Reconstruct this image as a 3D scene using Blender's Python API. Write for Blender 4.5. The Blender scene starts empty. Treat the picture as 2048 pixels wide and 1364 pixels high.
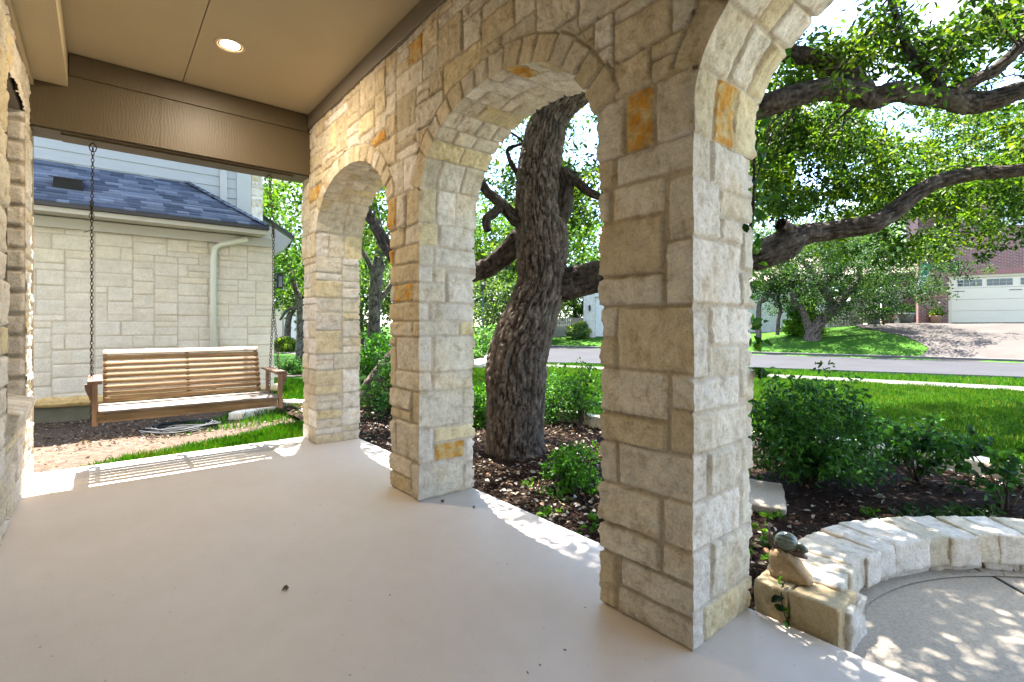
import bpy, bmesh, math, random
import numpy as np
from mathutils import Vector, Matrix
R = math.radians
PI = math.pi
rng = np.random.default_rng(7)
random.seed(7)
scn = bpy.context.scene
col = scn.collection

# ---------------------------------------------------------------- camera, sky, sun, exposure
TH = R(39.53); ST, CT = math.sin(TH), math.cos(TH)
CAM_H = 1.2
cam_d = bpy.data.cameras.new('camera'); cam = bpy.data.objects.new('camera', cam_d); col.objects.link(cam)
cam_d.sensor_width = 36; cam_d.lens = 36 * 995 / 2048
cam_d.shift_y = -30 / 2048
cam_d.clip_start = 0.05; cam_d.clip_end = 2000
cam.location = (0, 0, CAM_H)
cam.rotation_euler = (R(90), 0, -TH)
scn.camera = cam

SUN = Vector((0.105, 0.27, 1.0)).normalized()
el = math.asin(SUN.z); az = math.atan2(SUN.x, SUN.y)
w = bpy.data.worlds.new('World'); scn.world = w; w.use_nodes = True
nt = w.node_tree; nt.nodes.clear()
o_ = nt.nodes.new('ShaderNodeOutputWorld'); bg = nt.nodes.new('ShaderNodeBackground')
sky = nt.nodes.new('ShaderNodeTexSky'); sky.sky_type = 'NISHITA'; sky.sun_disc = False
sky.sun_elevation = el; sky.sun_rotation = az; sky.air_density = 1.0; sky.dust_density = .3; sky.ozone_density = 3.0
tc = nt.nodes.new('ShaderNodeTexCoord'); mp = nt.nodes.new('ShaderNodeMapping'); mp.inputs['Scale'].default_value = (1, 1, 2.6)
nz = nt.nodes.new('ShaderNodeTexNoise'); nz.inputs['Scale'].default_value = 2.3; nz.inputs['Detail'].default_value = 7
nz.inputs['Roughness'].default_value = .55
cr = nt.nodes.new('ShaderNodeValToRGB'); cr.color_ramp.elements[0].position = .45; cr.color_ramp.elements[1].position = .62
mx = nt.nodes.new('ShaderNodeMixRGB'); mx.inputs['Color2'].default_value = (2.3, 2.55, 2.9, 1)
nt.links.new(tc.outputs['Generated'], mp.inputs['Vector']); nt.links.new(mp.outputs[0], nz.inputs['Vector'])
nt.links.new(nz.outputs['Fac'], cr.inputs[0]); nt.links.new(cr.outputs[0], mx.inputs['Fac'])
nt.links.new(sky.outputs[0], mx.inputs['Color1']); nt.links.new(mx.outputs[0], bg.inputs[0])
bg.inputs[1].default_value = 0.095
nt.links.new(bg.outputs[0], o_.inputs[0])
sl = bpy.data.lights.new('sun', 'SUN'); so = bpy.data.objects.new('sun', sl); col.objects.link(so)
sl.energy = 3.7; sl.angle = R(0.5); sl.color = (1, .95, .87)
so.rotation_euler = SUN.to_track_quat('Z', 'Y').to_euler(); so.location = (0, 0, 30)
vs = scn.view_settings; vs.view_transform = 'Standard'; vs.look = 'None'; vs.gamma = 1; vs.exposure = 3.62
try:
    scn.cycles.max_bounces = 10; scn.cycles.diffuse_bounces = 6; scn.cycles.transparent_max_bounces = 8
except Exception: pass

# ---------------------------------------------------------------- helpers
def A(px, py, d):                 # a point seen in that direction, d metres in front of the camera
    r = d * (px - 1024) / 995.
    return (d * ST + r * CT, d * CT - r * ST, CAM_H + (652 - py) * d / 995.)
def G(px, py, Z):                 # the point of a level plane seen in that direction
    d = (CAM_H - Z) * 995. / (py - 652); return A(px, py, d)[:2] + (Z,)

def link(o, parent=None):
    col.objects.link(o)
    if parent is not None: o.parent = parent
    return o
def tag(o, label=None, cat=None, group=None, kind=None):
    if label: o['label'] = label
    if cat: o['category'] = cat
    if group: o['group'] = group
    if kind: o['kind'] = kind
    return o
def thing(name, label, cat, loc=(0, 0, 0), rotz=0, group=None):
    o = bpy.data.objects.new(name, None); col.objects.link(o); o.location = loc; o.rotation_euler = (0, 0, rotz)
    o.empty_display_size = .1
    return tag(o, label, cat, group)
def copy_tree(o, parent=None):
    c = o.copy(); col.objects.link(c); c.parent = parent
    for ch in list(o.children): copy_tree(ch, c)
    return c

def mesh_np(name, V, F, mat, parent=None, colr=None, smooth=False):
    """V (n,3), F (m,k) with k = 3 or 4"""
    V = np.ascontiguousarray(V, dtype=np.float32); F = np.ascontiguousarray(F, dtype=np.int32)
    me = bpy.data.meshes.new(name); k = F.shape[1]
    me.vertices.add(len(V)); me.vertices.foreach_set('co', V.ravel())
    me.loops.add(F.size); me.loops.foreach_set('vertex_index', F.ravel())
    me.polygons.add(len(F)); me.polygons.foreach_set('loop_start', np.arange(0, F.size, k, dtype=np.int32))
    if smooth: me.polygons.foreach_set('use_smooth', np.ones(len(F), dtype=bool))
    me.update(calc_edges=True)
    if colr is not None:
        a = me.color_attributes.new('Col', 'FLOAT_COLOR', 'POINT')
        c = np.ones((len(V), 4), dtype=np.float32); c[:, :3] = colr; a.data.foreach_set('color', c.ravel())
    me.materials.append(mat)
    return link(bpy.data.objects.new(name, me), parent)

def grid_faces(nu, nv, off=0, flip=False):
    i = np.arange(nu - 1)[:, None]; j = np.arange(nv - 1)[None]
    a = (i * nv + j + off).ravel(); f = np.stack([a, a + nv, a + nv + 1, a + 1], 1)
    return f[:, ::-1] if flip else f

class MB:
    """collects boxes, prisms and tubes; build() links them as ONE mesh"""
    def __init__(s): s.v = []; s.f = []
    def add(s, vs_, fs_):
        o = len(s.v); s.v += [tuple(v) for v in vs_]; s.f += [tuple(i + o for i in f) for f in fs_]; return s
    def box(s, x0, x1, y0, y1, z0, z1, M=None):
        v = [Vector(p) for p in ((x0, y0, z0), (x1, y0, z0), (x1, y1, z0), (x0, y1, z0), (x0, y0, z1), (x1, y0, z1), (x1, y1, z1), (x0, y1, z1))]
        if M is not None: v = [M @ p for p in v]
        return s.add(v, [(0, 3, 2, 1), (4, 5, 6, 7), (0, 1, 5, 4), (1, 2, 6, 5), (2, 3, 7, 6), (3, 0, 4, 7)])
    def prism(s, poly, axis, a, b):
        """poly: 2-D points, swept along axis 'x','y' or 'z' from a to b"""
        def P(p, t): return {'x': (t, p[0], p[1]), 'y': (p[0], t, p[1]), 'z': (p[0], p[1], t)}[axis]
        n = len(poly); v = [P(p, a) for p in poly] + [P(p, b) for p in poly]
        return s.add(v, [tuple(range(n))[::-1], tuple(range(n, 2 * n))] + [(i, (i + 1) % n, n + (i + 1) % n, n + i) for i in range(n)])
    def tube(s, pts, r, n=8, closed=False):
        P = [Vector(p) for p in pts]; m = len(P); rr = r if hasattr(r, '__len__') else [r] * m
        o = len(s.v); up = Vector((0, 0, 1)); prev = None
        for i, p in enumerate(P):
            if closed: t = (P[(i + 1) % m] - P[i - 1]).normalized()
            else: t = (P[min(i + 1, m - 1)] - P[max(i - 1, 0)]).normalized()
            if prev is None:
                a = t.cross(up if abs(t.z) < .9 else Vector((1, 0, 0))).normalized()
            else: a = (prev - t * prev.dot(t)).normalized()
            prev = a; b = t.cross(a)
            for k in range(n):
                q = 2 * PI * k / n; s.v.append(tuple(p + (a * math.cos(q) + b * math.sin(q)) * rr[i]))
        for i in range(m if closed else m - 1):
            i2 = (i + 1) % m
            for k in range(n):
                s.f.append((o + i * n + k, o + i * n + (k + 1) % n, o + i2 * n + (k + 1) % n, o + i2 * n + k))
        if not closed:
            s.f.append(tuple(o + k for k in range(n))[::-1]); s.f.append(tuple(o + (m - 1) * n + k for k in range(n)))
        return s
    def lathe(s, prof, c=(0, 0, 0), n=24):
        o = len(s.v); m = len(prof)
        for r, z in prof:
            for k in range(n):
                q = 2 * PI * k / n; s.v.append((c[0] + r * math.cos(q), c[1] + r * math.sin(q), c[2] + z))
        for i in range(m - 1):
            for k in range(n):
                s.f.append((o + i * n + k, o + i * n + (k + 1) % n, o + (i + 1) * n + (k + 1) % n, o + (i + 1) * n + k))
        return s
    def build(s, name, mat, parent=None, bevel=0, smooth=False, M=None, seg=2):
        me = bpy.data.meshes.new(name); me.from_pydata(s.v, [], s.f); me.update()
        bm = bmesh.new(); bm.from_mesh(me)
        bmesh.ops.recalc_face_normals(bm, faces=bm.faces)
        if bevel: bmesh.ops.bevel(bm, geom=[e for e in bm.edges if len(e.link_faces) == 2 and e.calc_face_angle(0) > .5], offset=bevel, segments=seg, affect='EDGES', profile=.6)
        bm.to_mesh(me); bm.free()
        if smooth: me.polygons.foreach_set('use_smooth', [True] * len(me.polygons))
        me.materials.append(mat)
        if M is not None: me.transform(M)
        return link(bpy.data.objects.new(name, me), parent)

# gradient noise, vectorised
_perm = np.random.default_rng(3).permutation(256); _perm = np.concatenate([_perm, _perm, _perm])
_gr = np.random.default_rng(4).normal(size=(256, 3)); _gr /= np.linalg.norm(_gr, axis=1)[:, None]
def pn(x, y, z):
    x, y, z = np.broadcast_arrays(np.asarray(x, float), np.asarray(y, float), np.asarray(z, float))
    xi, yi, zi = np.floor(x).astype(int), np.floor(y).astype(int), np.floor(z).astype(int)
    xf, yf, zf = x - xi, y - yi, z - zi; xi &= 255; yi &= 255; zi &= 255
    f = lambda t: t * t * t * (t * (t * 6 - 15) + 10)
    u, v, w_ = f(xf), f(yf), f(zf)
    def g(a, b, c):
        h = _perm[_perm[_perm[xi + a] + yi + b] + zi + c]; q = _gr[h]
        return q[..., 0] * (xf - a) + q[..., 1] * (yf - b) + q[..., 2] * (zf - c)
    L = lambda a, b, t: a + (b - a) * t
    return 1.5 * L(L(L(g(0, 0, 0), g(1, 0, 0), u), L(g(0, 1, 0), g(1, 1, 0), u), v), L(L(g(0, 0, 1), g(1, 0, 1), u), L(g(0, 1, 1), g(1, 1, 1), u), v), w_)
def fbm(x, y, z, o=3, g=.5):
    r = 0; a = 1; f = 1
    for i in range(o):
        r = r + a * pn(x * f + 11.3 * i, y * f + 5.1 * i, z * f + 3.7 * i); a *= g; f *= 2.03
    return r
def sstep(a, b, x):
    t = np.clip((x - a) / (b - a), 0, 1); return t * t * (3 - 2 * t)

# ---------------------------------------------------------------- materials
def new_mat(name):
    m = bpy.data.materials.new(name); m.use_nodes = True
    return m, m.node_tree, m.node_tree.nodes['Principled BSDF']
def N(nt, t, **k):
    n = nt.nodes.new(t)
    for a, b in k.items():
        if a in n.inputs: n.inputs[a].default_value = b
        else: setattr(n, a, b)
    return n
def rgb(c): return (c[0], c[1], c[2], 1)
def coords(nt, scale=(1, 1, 1), rot=(0, 0, 0)):
    t = N(nt, 'ShaderNodeTexCoord'); m = N(nt, 'ShaderNodeMapping'); m.inputs['Scale'].default_value = scale; m.inputs['Rotation'].default_value = rot
    nt.links.new(t.outputs['Object'], m.inputs['Vector']); return m.outputs[0]
def ramp(nt, src, stops):
    r = N(nt, 'ShaderNodeValToRGB'); e = r.color_ramp.elements
    while len(e) < len(stops): e.new(.5)
    for el_, (p, c) in zip(e, stops): el_.position = p; el_.color = rgb(c)
    nt.links.new(src, r.inputs[0]); return r.outputs[0]
def mixc(nt, fac, a, b, mode='MIX'):
    m = N(nt, 'ShaderNodeMixRGB'); m.blend_type = mode
    for s_, v in ((0, fac), (1, a), (2, b)):
        if hasattr(v, 'links') or hasattr(v, 'is_linked'): nt.links.new(v, m.inputs[s_])
        else: m.inputs[s_].default_value = v if s_ == 0 else rgb(v)
    return m.outputs[0]
def noise(nt, vec, scale, detail=4, rough=.55):
    n = N(nt, 'ShaderNodeTexNoise', Scale=scale, Detail=detail, Roughness=rough); nt.links.new(vec, n.inputs['Vector']); return n.outputs['Fac']
def bump(nt, bsdf, h, strength=.3, dist=.01, prev=None):
    b = N(nt, 'ShaderNodeBump', Strength=strength, Distance=dist); nt.links.new(h, b.inputs['Height'])
    if prev is not None: nt.links.new(prev, b.inputs['Normal'])
    nt.links.new(b.outputs[0], bsdf.inputs['Normal']); return b.outputs[0]

def M_simple(name, c1, c2=None, scale=6, rough=.7, bstr=.2, bscale=60, bdist=.004, metal=0, stretch=(1, 1, 1), detail=5, spec=.5):
    m, nt, p = new_mat(name); c2 = c2 or tuple(x * .8 for x in c1); v = coords(nt, stretch)
    nt.links.new(ramp(nt, noise(nt, v, scale, detail), [(.3, c1), (.7, c2)]), p.inputs['Base Color'])
    p.inputs['Roughness'].default_value = rough; p.inputs['Metallic'].default_value = metal
    p.inputs['Specular IOR Level'].default_value = spec
    if bstr: bump(nt, p, noise(nt, v, bscale, 4), bstr, bdist)
    return m

def M_stone(name='limestone', soft=0):
    m, nt, p = new_mat(name); v = coords(nt)
    a = N(nt, 'ShaderNodeAttribute'); a.attribute_name = 'Col'
    n1 = noise(nt, v, 14, 6, .65); n2 = noise(nt, v, 3.2, 4, .6); n3 = noise(nt, v, 95, 3, .6)
    c = mixc(nt, 1, a.outputs['Color'], ramp(nt, n1, [(.28, (.62, .56, .47)), (.46, (.95, .93, .90)), (.56, (1.02, 1.02, 1.02)), (.75, (1.16, 1.14, 1.10))] if not soft else [(.3, (.92, .91, .89)), (.7, (1.05, 1.05, 1.05))]), 'MULTIPLY')
    st = ramp(nt, n2, [(.52, (0, 0, 0)), (.72, (.15,) * 3 if soft else (.5, .5, .5))])
    c = mixc(nt, st, c, mixc(nt, 1, c, (.98, .82, .55), 'MULTIPLY'))
    c = mixc(nt, 1, c, ramp(nt, n3, [(.3, (.82, .81, .79)), (.55, (1.04, 1.04, 1.04))]), 'MULTIPLY')
    nt.links.new(c, p.inputs['Base Color']); p.inputs['Roughness'].default_value = .88; p.inputs['Specular IOR Level'].default_value = .25
    b1 = bump(nt, p, noise(nt, v, 34, 9, .78), 1.0, .013)
    bump(nt, p, noise(nt, v, 160, 4, .6), .35, .002, b1)
    return m
MT = {}
MT['stone'] = M_stone(); MT['stone_far'] = M_stone('smooth limestone', 1)

def M_leaf(name, trans=.42, rough=.45, hue=(1, 1, 1)):
    m, nt, p = new_mat(name); a = N(nt, 'ShaderNodeAttribute'); a.attribute_name = 'Col'
    c = mixc(nt, 1, a.outputs['Color'], hue, 'MULTIPLY')
    nt.links.new(c, p.inputs['Base Color']); p.inputs['Roughness'].default_value = rough; p.inputs['Specular IOR Level'].default_value = .22
    t = N(nt, 'ShaderNodeBsdfTranslucent'); nt.links.new(mixc(nt, 1, c, (1.7, 1.65, .9), 'MULTIPLY'), t.inputs[0])
    ms = N(nt, 'ShaderNodeMixShader'); ms.inputs[0].default_value = trans
    nt.links.new(p.outputs[0], ms.inputs[1]); nt.links.new(t.outputs[0], ms.inputs[2])
    nt.links.new(ms.outputs[0], nt.nodes['Material Output'].inputs[0]); return m
MT['leaf'] = M_leaf('leaves', hue=(.68, .69, .34), rough=.55); MT['shrubleaf'] = M_leaf('shrub leaves', hue=(.95, .98, .7)); MT['grass'] = M_leaf('grass blades', .35, .65, (.56, .72, .20))

def M_bark(name, c1, c2, c3, sc=1.0):
    m, nt, p = new_mat(name); a = N(nt, 'ShaderNodeAttribute'); a.attribute_name = 'Col'
    v = coords(nt, (1, 1, .45)); n1 = noise(nt, v, 26 * sc, 6, .7); n2 = noise(nt, coords(nt), 3, 4, .6)
    c = ramp(nt, n1, [(.3, c1), (.5, c2), (.72, c3)])
    c = mixc(nt, 1, c, a.outputs['Color'], 'MULTIPLY')
    c = mixc(nt, ramp(nt, n2, [(.58, (0, 0, 0)), (.72, (.55, .55, .55))]), c, (.13, .13, .11))
    nt.links.new(c, p.inputs['Base Color']); p.inputs['Roughness'].default_value = .92; p.inputs['Specular IOR Level'].default_value = .2
    bump(nt, p, n1, .8, .012); return m
MT['bark'] = M_bark('live oak bark', (.030, .022, .018), (.085, .067, .055), (.19, .165, .145))
MT['bark_pale'] = M_bark('pale bark', (.05, .042, .034), (.10, .086, .072), (.17, .15, .13))

def M_wood():
    m, nt, p = new_mat('weathered cedar'); a = N(nt, 'ShaderNodeAttribute'); a.attribute_name = 'Col'
    v = coords(nt, (1.2, 14, 14)); n1 = noise(nt, v, 3, 6, .65); v2 = coords(nt, (4, 5, 5)); n2 = noise(nt, v2, 2.2, 3, .5)
    c = ramp(nt, n1, [(.3, (.10, .058, .026)), (.5, (.18, .115, .052)), (.7, (.27, .19, .10))])
    c = mixc(nt, ramp(nt, n2, [(.55, (0, 0, 0)), (.75, (.7, .7, .7))]), c, (.20, .11, .06))
    c = mixc(nt, 1, c, a.outputs['Color'], 'MULTIPLY')
    nt.links.new(c, p.inputs['Base Color']); p.inputs['Roughness'].default_value = .7
    bump(nt, p, n1, .4, .003); return m
MT['wood'] = M_wood()
MT['wood_dark'] = M_simple('dark swing arm wood', (.13, .07, .045), (.22, .13, .08), 5, .65, .3, 30, .003, stretch=(1, 1, 6))
MT['wood_grey'] = M_simple('sun bleached seat wood', (.24, .21, .19), (.15, .125, .11), 4, .7, .3, 30, .003, stretch=(1, 12, 12))

def M_board(name='tan painted board', a=(.40, .325, .195), b=(.43, .35, .212)):          # fibre cement board with pressed wood grain, tan paint
    m, nt, p = new_mat(name); v = coords(nt)
    n2 = noise(nt, v, 1.2, 3)
    nt.links.new(ramp(nt, n2, [(.3, a), (.7, b)]), p.inputs['Base Color'])
    p.inputs['Roughness'].default_value = .48; p.inputs['Specular IOR Level'].default_value = .4
    wv = N(nt, 'ShaderNodeTexWave', Scale=9, Distortion=11, Detail=2.5); wv.inputs['Detail Scale'].default_value = .6
    nt.links.new(coords(nt, (1.5, .22, 1.5)), wv.inputs['Vector'])
    b1 = bump(nt, p, wv.outputs['Fac'], .08, .004); bump(nt, p, noise(nt, coords(nt, (9, 1.2, 9)), 16, 3), .25, .002, b1)
    return m
MT['board'] = M_board(); MT['beam'] = M_board('tan paint with beam shade', (.090, .066, .035), (.098, .073, .039))  # same tan paint as the ceiling, darkened: the beam's shade is in the colour
MT['trim_dark'] = M_simple('dark tan trim paint', (.15, .122, .088), (.16, .132, .096), 3, .5, .1)

def M_floor():
    m, nt, p = new_mat('painted porch concrete'); v = coords(nt)
    c = ramp(nt, noise(nt, v, 1.1, 5, .6), [(.3, (.575, .51, .45)), (.7, (.625, .56, .50))])
    c = mixc(nt, 1, c, ramp(nt, noise(nt, v, 9, 5, .65), [(.35, (.965, .96, .95)), (.6, (1, 1, 1))]), 'MULTIPLY')
    sp = ramp(nt, noise(nt, coords(nt, (1, 1, 1)), 60, 2, .5), [(.70, (1, 1, 1)), (.76, (.62, .57, .52))])
    c = mixc(nt, 1, c, sp, 'MULTIPLY')
    nt.links.new(c, p.inputs['Base Color'])
    nt.links.new(ramp(nt, noise(nt, v, 2.4, 4), [(.3, (.42, .42, .42)), (.7, (.56, .56, .56))]), p.inputs['Roughness'])
    p.inputs['Specular IOR Level'].default_value = .45
    b1 = bump(nt, p, noise(nt, coords(nt, (150, 9, 9), (0, 0, R(20))), 1, 3, .6), .22, .0016)
    bump(nt, p, noise(nt, v, 30, 4, .6), .12, .003, b1)
    return m
MT['floor'] = M_floor()
def M_walk(name, a, b, c3=None):
    m, nt, p = new_mat(name); v = coords(nt)
    c = ramp(nt, noise(nt, v, .8, 6, .6), [(.3, a), (.7, b)])
    c = mixc(nt, 1, c, ramp(nt, noise(nt, v, 70, 3, .6), [(.32, (.82, .80, .78)), (.6, (1.04, 1.04, 1.04))]), 'MULTIPLY')
    nt.links.new(c, p.inputs['Base Color']); p.inputs['Roughness'].default_value = .9; p.inputs['Specular IOR Level'].default_value = .12
    bump(nt, p, noise(nt, v, 120, 3), .3, .002); return m
MT['walk'] = M_walk('walkway concrete', (.43, .375, .305), (.36, .315, .255))
MT['sidewalk'] = M_walk('sidewalk concrete', (.115, .108, .092), (.095, .09, .078))
MT['road'] = M_walk('sunlit asphalt', (.038, .038, .042), (.030, .030, .034))
MT['curb'] = M_walk('curb concrete', (.11, .105, .10), (.085, .08, .078))
MT['drive'] = M_walk('driveway concrete', (.078, .068, .062), (.052, .046, .042))
def M_ground(name, stops, sc, bs=30, bd=.02, st=.6):
    m, nt, p = new_mat(name); v = coords(nt)
    c = ramp(nt, noise(nt, v, sc, 8, .68), stops)
    c = mixc(nt, 1, c, ramp(nt, noise(nt, v, .5, 4), [(.3, (.68, .72, .7)), (.7, (1.25, 1.15, 1.1))]), 'MULTIPLY')
    nt.links.new(c, p.inputs['Base Color']); p.inputs['Roughness'].default_value = .95; p.inputs['Specular IOR Level'].default_value = .1
    bump(nt, p, noise(nt, v, bs, 5, .7), st, bd); return m
MT['lawn'] = M_ground('lawn', [(.3, (.014, .048, .005)), (.5, (.028, .085, .007)), (.72, (.06, .115, .014))], 9)
MT['mulch'] = M_ground('shredded mulch', [(.3, (.010, .006, .005)), (.5, (.03, .018, .013)), (.72, (.075, .045, .034))], 24, 60, .03, 1)
MT['dirt'] = M_ground('bare dirt', [(.3, (.045, .031, .023)), (.5, (.082, .06, .047)), (.72, (.135, .102, .082))], 14, 40, .02, .7)
MT['iron'] = M_simple('black chain steel', (.016, .014, .012), (.035, .028, .02), 30, .55, .2, 90, .001, metal=.2)
MT['black'] = M_simple('black plastic', (.012, .012, .013), (.02, .02, .02), 8, .45, .05)
MT['white'] = M_simple('white trim paint', (.50, .49, .47), (.46, .45, .43), 3, .5, .05)
MT['glass'] = M_simple('dark window glass', (.02, .03, .035), (.04, .055, .06), 1, .08, 0)
MT['chip'] = M_leaf('mulch chips', .0, .9); MT['dead'] = M_leaf('dry leaf', .12, .7)
# ---------------------------------------------------------------- split-face limestone
PAL = {'cream': [(.70, .635, .52), (.74, .68, .58), (.67, .60, .48)], 'pale': [(.77, .705, .62), (.80, .745, .67)],
       'tan': [(.62, .525, .365), (.58, .50, .355), (.66, .56, .40)], 'grey': [(.68, .62, .52), (.64, .59, .50)],
       'yellow': [(.74, .63, .40), (.70, .60, .41)], 'orange': [(.58, .34, .055), (.60, .38, .08)]}
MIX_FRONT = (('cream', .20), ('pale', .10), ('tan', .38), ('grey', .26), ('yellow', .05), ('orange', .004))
MIX_REVEAL = (('cream', .40), ('pale', .37), ('tan', .02), ('grey', .02), ('yellow', .26), ('orange', .01))  # porch faces tanner, reveals paler: stone variety plus fall of light put into colour
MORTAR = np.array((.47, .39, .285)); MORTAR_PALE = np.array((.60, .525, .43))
def pick(r, mix):
    k = r.choice(len(mix), p=np.array([q for _, q in mix]) / sum(q for _, q in mix)); p = PAL[mix[k][0]]
    return np.array(p[r.integers(len(p))]) * r.uniform(.9, 1.08)

class Lay:
    """a layout of stones on a flat face: rectangles (u0,u1,v0,v1) with a colour each"""
    def __init__(s, rects, seed=0, mix=MIX_FRONT, joint=.0052, relief=.0065, amp=1., round_=.008, warp=.0045):
        r = np.random.default_rng(seed); s.R = []; s.joint = joint; s.relief = relief; s.amp = amp; s.rd = round_; s.warp = warp
        for q in rects:
            c = np.array(PAL[q[4]][0]) * r.uniform(.93, 1.05) if len(q) > 4 and isinstance(q[4], str) else pick(r, mix)
            s.R.append((q[0], q[1], q[2], q[3], c, r.uniform(-.004, .006), r.uniform(-.03, .03), r.uniform(-.04, .04), r.uniform(0, 99)))
    def ev(s, u, v, x, y, z, mortar=MORTAR):
        """height above the mortar and colour at face points (u,v), 3-D (x,y,z)"""
        uw = u + s.warp * pn(x * 9, y * 9, z * 9) + s.warp * .5 * pn(x * 31, y * 31, z * 31)
        vw = v + s.warp * pn(x * 9 + 40, y * 9, z * 9) + s.warp * .5 * pn(x * 31 + 40, y * 31, z * 31)
        h = np.zeros(u.shape); c = np.tile(mortar, u.shape + (1,)).astype(float)
        for (u0, u1, v0, v1, cc, r0, ta, tb, off) in s.R:
            m = (uw > u0) & (uw < u1) & (vw > v0) & (vw < v1)
            if not m.any(): continue
            hw, hh = (u1 - u0) / 2 - s.joint, (v1 - v0) / 2 - s.joint; cu, cv = (u0 + u1) / 2, (v0 + v1) / 2
            rr = min(s.rd, hw * .6, hh * .6)
            qx = np.abs(uw[m] - cu) - hw + rr; qy = np.abs(vw[m] - cv) - hh + rr
            d = -(np.hypot(np.maximum(qx, 0), np.maximum(qy, 0)) + np.minimum(np.maximum(qx, qy), 0) - rr)
            k = sstep(-.001, .006, d); X, Y, Z = x[m] + off, y[m], z[m]
            big = fbm(X * 5, Y * 5, Z * 5, 2); rid = 1 - np.abs(fbm(X * 11, Y * 11, Z * 11, 3)) * 1.6; sm = fbm(X * 38, Y * 38, Z * 38, 3)
            mid = fbm(X * 17 + 3, Y * 17, Z * 17, 3); chp = np.abs(fbm(X * 26, Y * 26, Z * 20 + 7, 3)); n = s.amp * (.004 * big + .004 * rid + .003 * mid + .0045 * (.35 - chp) + .0022 * sm)
            if cc[0] > cc[2] * 3: k2 = sstep(-.45, .55, mid + .6 * sm + .5 * big)[:, None]; cc = cc * np.array((1.05, .88, .8)) * k2 + np.array((.62, .47, .22)) * (1 - k2)
            h[m] = k * (s.relief + r0 + ta * (uw[m] - cu) + tb * (vw[m] - cv) + n)
            t = (1 + .10 * big + .07 * sm)[:, None]
            col_ = cc * t; k3 = sstep(-.002, .004, d)[:, None]
            c[m] = c[m] * (1 - k3) + col_ * k3
        return h, c

def ashlar(W0, W1, Z0, Z1, seed, cw=.085, ch=.075, wmax=4, hmax=3, big=.35):
    r = np.random.default_rng(seed)
    nu = max(1, int(round((W1 - W0) / cw))); nv = max(1, int(round((Z1 - Z0) / ch)))
    us = np.linspace(W0, W1, nu + 1); vsx = np.linspace(Z0, Z1, nv + 1)
    us[1:-1] += r.uniform(-.012, .012, nu - 1) if nu > 1 else 0; vsx[1:-1] += r.uniform(-.014, .014, nv - 1) if nv > 1 else 0
    occ = np.zeros((nu, nv), bool); out = []
    for j in range(nv):
        i = 0
        while i < nu:
            if occ[i, j]: i += 1; continue
            h = int(r.choice([1, 2, 3], p=[.42, .43, .15])); h = min(h, hmax, nv - j)
            k = 0
            while i + k < nu and not occ[i + k, j]: k += 1
            w_ = min(int(r.integers(1 if h > 1 and r.uniform() < .15 else 2, wmax + 1)), k)
            if k - w_ == 1: w_ = k if k <= wmax else w_ - 1 if w_ > 2 else w_
            w_ = max(1, w_)
            while occ[i:i + w_, j:j + h].any(): h -= 1
            occ[i:i + w_, j:j + h] = True; out.append((us[i], us[i + w_], vsx[j], vsx[j + h])); i += w_
    return out

XI, XO = 1.67, 2.13          # inner and outer plane of the arcade
PILL = [(-1.45, -1.02), (.98, 1.423), (3.02, 3.46), (5.13, 5.55)]
BAY = [(-1.02, .98, 2.0, .60), (1.423, 3.02, 1.99, .60), (3.46, 5.13, 2.0, .62)]
ZP, ZT = 1.905, 3.34

def bay_of(y, b): c = (b[0] + b[1]) / 2; return c, (b[1] - b[0]) / 2
SE = 2.15                    # slightly squared ellipse
def open_dist(y, z, b):
    """distance from the opening's edge (positive in the stone) and the inward normal"""
    c, a = bay_of(y, b); zc, bb = b[2], b[3]; dy = y - c; dz = z - zc
    e = np.maximum(dz, 0)
    rho = (np.abs(dy / a) ** SE + np.abs(e / bb) ** SE) ** (1 / SE)
    L = np.hypot(dy, e) / np.maximum(rho, 1e-6)
    d = (rho - 1) * L
    gy = np.sign(dy) * np.abs(dy / a) ** (SE - 1) / a; gz = np.abs(e / bb) ** (SE - 1) / bb
    g = np.hypot(gy, gz) + 1e-9; return d, -gy / g, -gz / g
def arc_pts(b, n):
    c, a = bay_of(0, b); zc, bb = b[2], b[3]
    t = np.linspace(PI, 0, n); cy, sz = np.cos(t), np.sin(t)
    y = c + a * np.sign(cy) * np.abs(cy) ** (2 / SE); z = zc + bb * np.abs(sz) ** (2 / SE)
    # even spacing
    s = np.concatenate([[0], np.cumsum(np.hypot(np.diff(y), np.diff(z)))]); q = np.linspace(0, s[-1], n)
    return np.interp(q, s, y), np.interp(q, s, z)
RING = []
for bi, b in enumerate(BAY):
    r = np.random.default_rng(50 + bi); py_, pz_ = arc_pts(b, 2000)
    s = np.concatenate([[0], np.cumsum(np.hypot(np.diff(py_), np.diff(pz_)))]); L = s[-1]
    ang = np.arctan2(pz_ - b[2] + .25, py_ - (b[0] + b[1]) / 2)      # monotonic from the springing round
    s0 = np.interp(b[2] + .13, pz_[:1000], s[:1000]); cuts = [s0]
    while cuts[-1] < L - s0 - .16: cuts.append(cuts[-1] + r.uniform(.10, .145))
    cuts[-1] = L - s0
    low = [0, s0]
    K = len(cuts) - 1
    RING.append(dict(s=s, ang=ang, cuts=np.array(cuts), L=L, dep=r.uniform(.112, .132, K), c=[pick(r, (('cream', .3), ('tan', .4), ('grey', .2), ('yellow', .1))) for _ in range(K)], r0=r.uniform(-.002, .004, K), off=r.uniform(0, 99, K)))
def ring_s(y, z, bi):
    q = RING[bi]; b = BAY[bi]; a = np.arctan2(z - b[2] + .25, y - (b[0] + b[1]) / 2)
    return np.interp(-a, -q['ang'], q['s'])

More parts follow.
